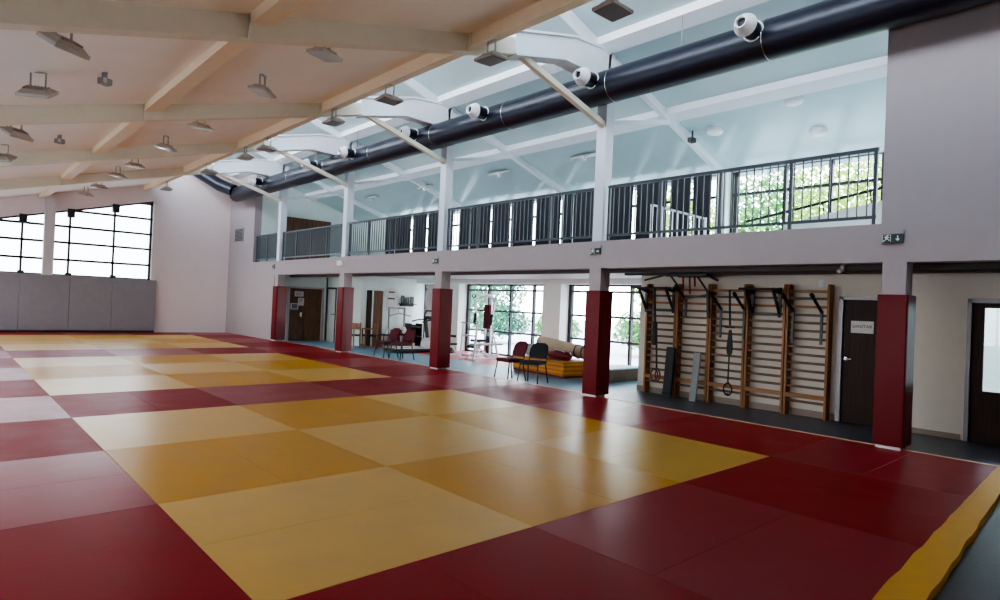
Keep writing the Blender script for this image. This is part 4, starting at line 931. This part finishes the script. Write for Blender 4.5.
# jersey, shelf and pictures on end wall
t = thing('wall_hanging_jersey', 'white sports jersey hanging flat on the mint wall', 'jersey', (3.42, 17.27, 0))
mb = MB(); mb.prism([(-0.17, 0, 1.22), (0.17, 0, 1.22), (0.18, 0, 1.80), (0.26, 0, 1.72), (0.33, 0, 1.84), (0.2, 0, 2.04), (0.08, 0, 2.08), (-0.08, 0, 2.08), (-0.2, 0, 2.04), (-0.33, 0, 1.84), (-0.26, 0, 1.72), (-0.18, 0, 1.80)], (0, 0.02, 0)); mb.build('shirt', M['paper'], t)
mb = MB(); mb.box((-0.13, -0.004, 1.90), (0.13, 0.0, 1.95)); mb.box((-0.15, -0.004, 1.66), (0.15, 0.0, 1.71)); mb.build('print', M['ink_dark'], t)
t = thing('wall_shelf', 'narrow dark shelf with three pictures on the mint wall', 'shelf', (4.1, 17.2, 1.52)); MB().box((-0.34, -0.1, -0.03), (0.34, 0.1, 0.0)).build('board', M['black'], t); MB().box((-0.3, 0.04, -0.10), (0.3, 0.09, -0.03)).build('support', M['black'], t)
for x, w, h, lab in ((3.88, 0.14, 0.30, 'tall framed picture on the dark shelf, left'), (4.08, 0.15, 0.24, 'framed picture on the dark shelf, centre'), (4.29, 0.15, 0.27, 'framed picture on the dark shelf, right')):
    t = thing('picture_frame', lab, 'picture', (x, 17.2, 1.521)); 
    mb = MB(); mb.box((-w/2, 0, 0), (w/2, 0.02, 0.025)); mb.box((-w/2, 0, h-0.025), (w/2, 0.02, h)); mb.box((-w/2, 0, 0), (-w/2+0.025, 0.02, h)); mb.box((w/2-0.025, 0, 0), (w/2, 0.02, h)); mb.build('frame', M['black'], t)
    MB().box((-w/2+0.02, 0.008, 0.02), (w/2-0.02, 0.016, h-0.02)).build('print', M['ink'], t)
# white curtain by far window
t = thing('window_curtain', 'long white curtain hanging beside the far gym window', 'curtain', (4.50, 16.3, 0))
mb = MB(); n = 16; f = [mb.bm.verts.new((0.035*math.sin(i*2.1), -0.25+i*0.5/n, 2.25)) for i in range(n+1)]; g = [mb.bm.verts.new((0.05*math.sin(i*2.1+0.4)-0.02, -0.3+i*0.6/n, 0.0)) for i in range(n+1)]
for i in range(n): mb.bm.faces.new((f[i], f[i+1], g[i+1], g[i]))
mb.build('curtain_cloth', M['paper'], t, smooth=80); MB().tube([(0, -0.4, 2.27), (0, 0.4, 2.27)], 0.015, n=8).build('curtain_rod', M['chrome'], t)
# radiator-like dark ledge on wall between windows
o = MB().box((4.48, 14.75, 0.42), (4.55, 15.45, 0.50)).build('wall_ledge', M['black'], bevel=0.01); tag(o, 'dark horizontal ledge on the wall left of the multi-gym window', 'ledge')

# ------------------------------------------------------------------ outside
struct(MB().box((6.4, -8, -0.3), (6.6, 2.5, 2.7)), 'wall_daylight_screen', M['wall_mint'])  # wall added outside to dim the daylight behind the glazed door
def tree(name, label, loc, rad, n, leaf, trunk=True, size=0.22, cat='tree', group=None):
    t = thing(name, label, cat, loc, 0, group); rng = random.Random(label)
    mb = MB()
    for _ in range(n):
        while True:
            p = Vector((rng.uniform(-1,1), rng.uniform(-1,1), rng.uniform(-1,1)))
            if 0.25 < p.length < 1.0: break
        p = Vector((p.x*rad[0], p.y*rad[1], p.z*rad[2]))*(1 + 0.12*math.sin(5*p.x+3*p.z)) ; p.z += rad[2] + (0.9 if trunk else 0.05)
        nrm = Vector((rng.gauss(0,1), rng.gauss(0,1), rng.gauss(0,1)+0.5)).normalized(); a = nrm.orthogonal().normalized()*size*rng.uniform(0.6,1.2); b = nrm.cross(a)*0.6
        vs = [mb.bm.verts.new(p + q) for q in (-a, b*0.8, a, -b*0.8)]; mb.bm.faces.new(vs)
    mb.build('foliage', leaf, t)
    if trunk: MB().tube([(0,0,0), (0.1,0.05,rad[2]*0.8), (0,0,rad[2]*1.5)], [0.16, 0.12, 0.05], n=8).build('trunk', M['bark'], t, smooth=40)
    return t
tree('leafy_tree', 'yellow-green tree outside the right end of the gallery windows', (12.0, 4.0, -0.27), (2.3, 2.6, 3.6), 8000, M['leaf_a'], size=0.12)
tree('leafy_tree', 'bright green tree outside the gallery windows, in the middle', (15.5, 8.9, -0.27), (2.5, 2.2, 3.6), 7000, M['leaf_b'], size=0.14)
tree('leafy_tree', 'green tree outside beyond the nearest gallery column', (18.5, 14.5, -0.27), (2.6, 2.4, 3.6), 4500, M['leaf_a'], size=0.17)
tree('conifer_shrub', 'green shrub beyond the multi-gym window, left one', (11.5, 24.0, -0.05), (1.2, 1.7, 0.85), 2200, M['leaf_c'], False, cat='shrub', size=0.11)
tree('conifer_shrub', 'green shrub beyond the multi-gym window, centre one', (12.0, 20.6, -0.05), (1.2, 1.6, 0.82), 2200, M['leaf_c'], False, cat='shrub', size=0.11)
tree('conifer_shrub', 'green shrub beyond the multi-gym window, right one', (12.6, 17.4, -0.05), (1.0, 1.2, 0.65), 1700, M['leaf_b'], False, cat='shrub', size=0.11)
tree('conifer_shrub', 'green shrub seen between the second column and the wall bars', (12.5, 12.6, -0.05), (1.0, 1.2, 0.8), 1700, M['leaf_b'], False, cat='shrub', size=0.11)
tree('leafy_tree', 'tall pale green tree far beyond the multi-gym window', (22, 34, -0.27), (3.5, 3.5, 2.6), 3500, M['leaf_c'], size=0.2)
t = thing('neighbour_house', 'cream rendered house far outside the gym windows', 'house', (22, 44, -0.27))
MB().box((-4, -5, 0), (4, 5, 4.5)).build('wall', M['house'], t); MB().prism([(-4.4, -5.4, 4.5), (4.4, -5.4, 4.5), (0, -5.4, 6.3)], (0, 10.8, 0)).build('roof', M['roof_red'], t)
for y in (-3, 0, 3): MB().box((-4.03, y-0.5, 1.6), (-3.98, y+0.5, 3.0)).build('window', M['dark_frame'], t)

# ------------------------------------------------------------------ light, world, camera
wd = bpy.data.worlds.new('sky'); bpy.context.scene.world = wd; wd.use_nodes = True
nt = wd.node_tree; bg = nt.nodes['Background']
tc = nt.nodes.new('ShaderNodeTexCoord'); sx = nt.nodes.new('ShaderNodeSeparateXYZ'); nt.links.new(tc.outputs['Generated'], sx.inputs[0])
rp = nt.nodes.new('ShaderNodeValToRGB'); rp.color_ramp.elements[0].position = 0.0; rp.color_ramp.elements[0].color = (0.95, 0.97, 1.0, 1); rp.color_ramp.elements[1].position = 0.7; rp.color_ramp.elements[1].color = (0.62, 0.78, 1.0, 1)
nt.links.new(sx.outputs['Z'], rp.inputs['Fac']); nt.links.new(rp.outputs['Color'], bg.inputs['Color'])
bg.inputs['Strength'].default_value = 9.0

def fill_light(x, y, z, lx, ly, p, rot=(PI, 0, 0), col=(0.93, 0.97, 1.0)):
    l = bpy.data.lights.new('gallery_fill_light', 'AREA'); l.shape = 'RECTANGLE'; l.size = lx; l.size_y = ly; l.energy = p; l.color = col
    o = bpy.data.objects.new('gallery_fill_light', l); C.objects.link(o); o.location = (x, y, z); o.rotation_euler = rot; return o
for y in (0.5, 4.5, 9.0, 13.5, 18.0): fill_light(2.6, y, 2.95, 2.5, 3.0, 12)  # unseen area lamps added to brighten the gallery ceiling
cam = bpy.data.cameras.new('camera'); co = bpy.data.objects.new('camera', cam); C.objects.link(co)
cam.sensor_fit = 'HORIZONTAL'; cam.sensor_width = 36; cam.lens = 619.783/1000*36; cam.clip_end = 300
Rv, Uv, Fv = Vector((0.73898229, -0.67238461, 0.04247486)), Vector((-0.03735954, 0.02205112, 0.99905856)), Vector((0.67268822, 0.73987342, 0.0088246))
m3 = Matrix((Rv, Uv, -Fv)).transposed().to_4x4(); m3.translation = Vector((-8.9773, -2.3079, 1.6042)); co.matrix_world = m3
sc = bpy.context.scene; sc.camera = co
sc.cycles.max_bounces = 8; sc.cycles.diffuse_bounces = 6; sc.cycles.transparent_max_bounces = 12; sc.cycles.caustics_reflective = False; sc.cycles.caustics_refractive = False
sc.cycles.use_denoising = True
sc.view_settings.view_transform = 'AgX'; sc.view_settings.look = 'AgX - Medium High Contrast'; sc.view_settings.exposure = 0.72
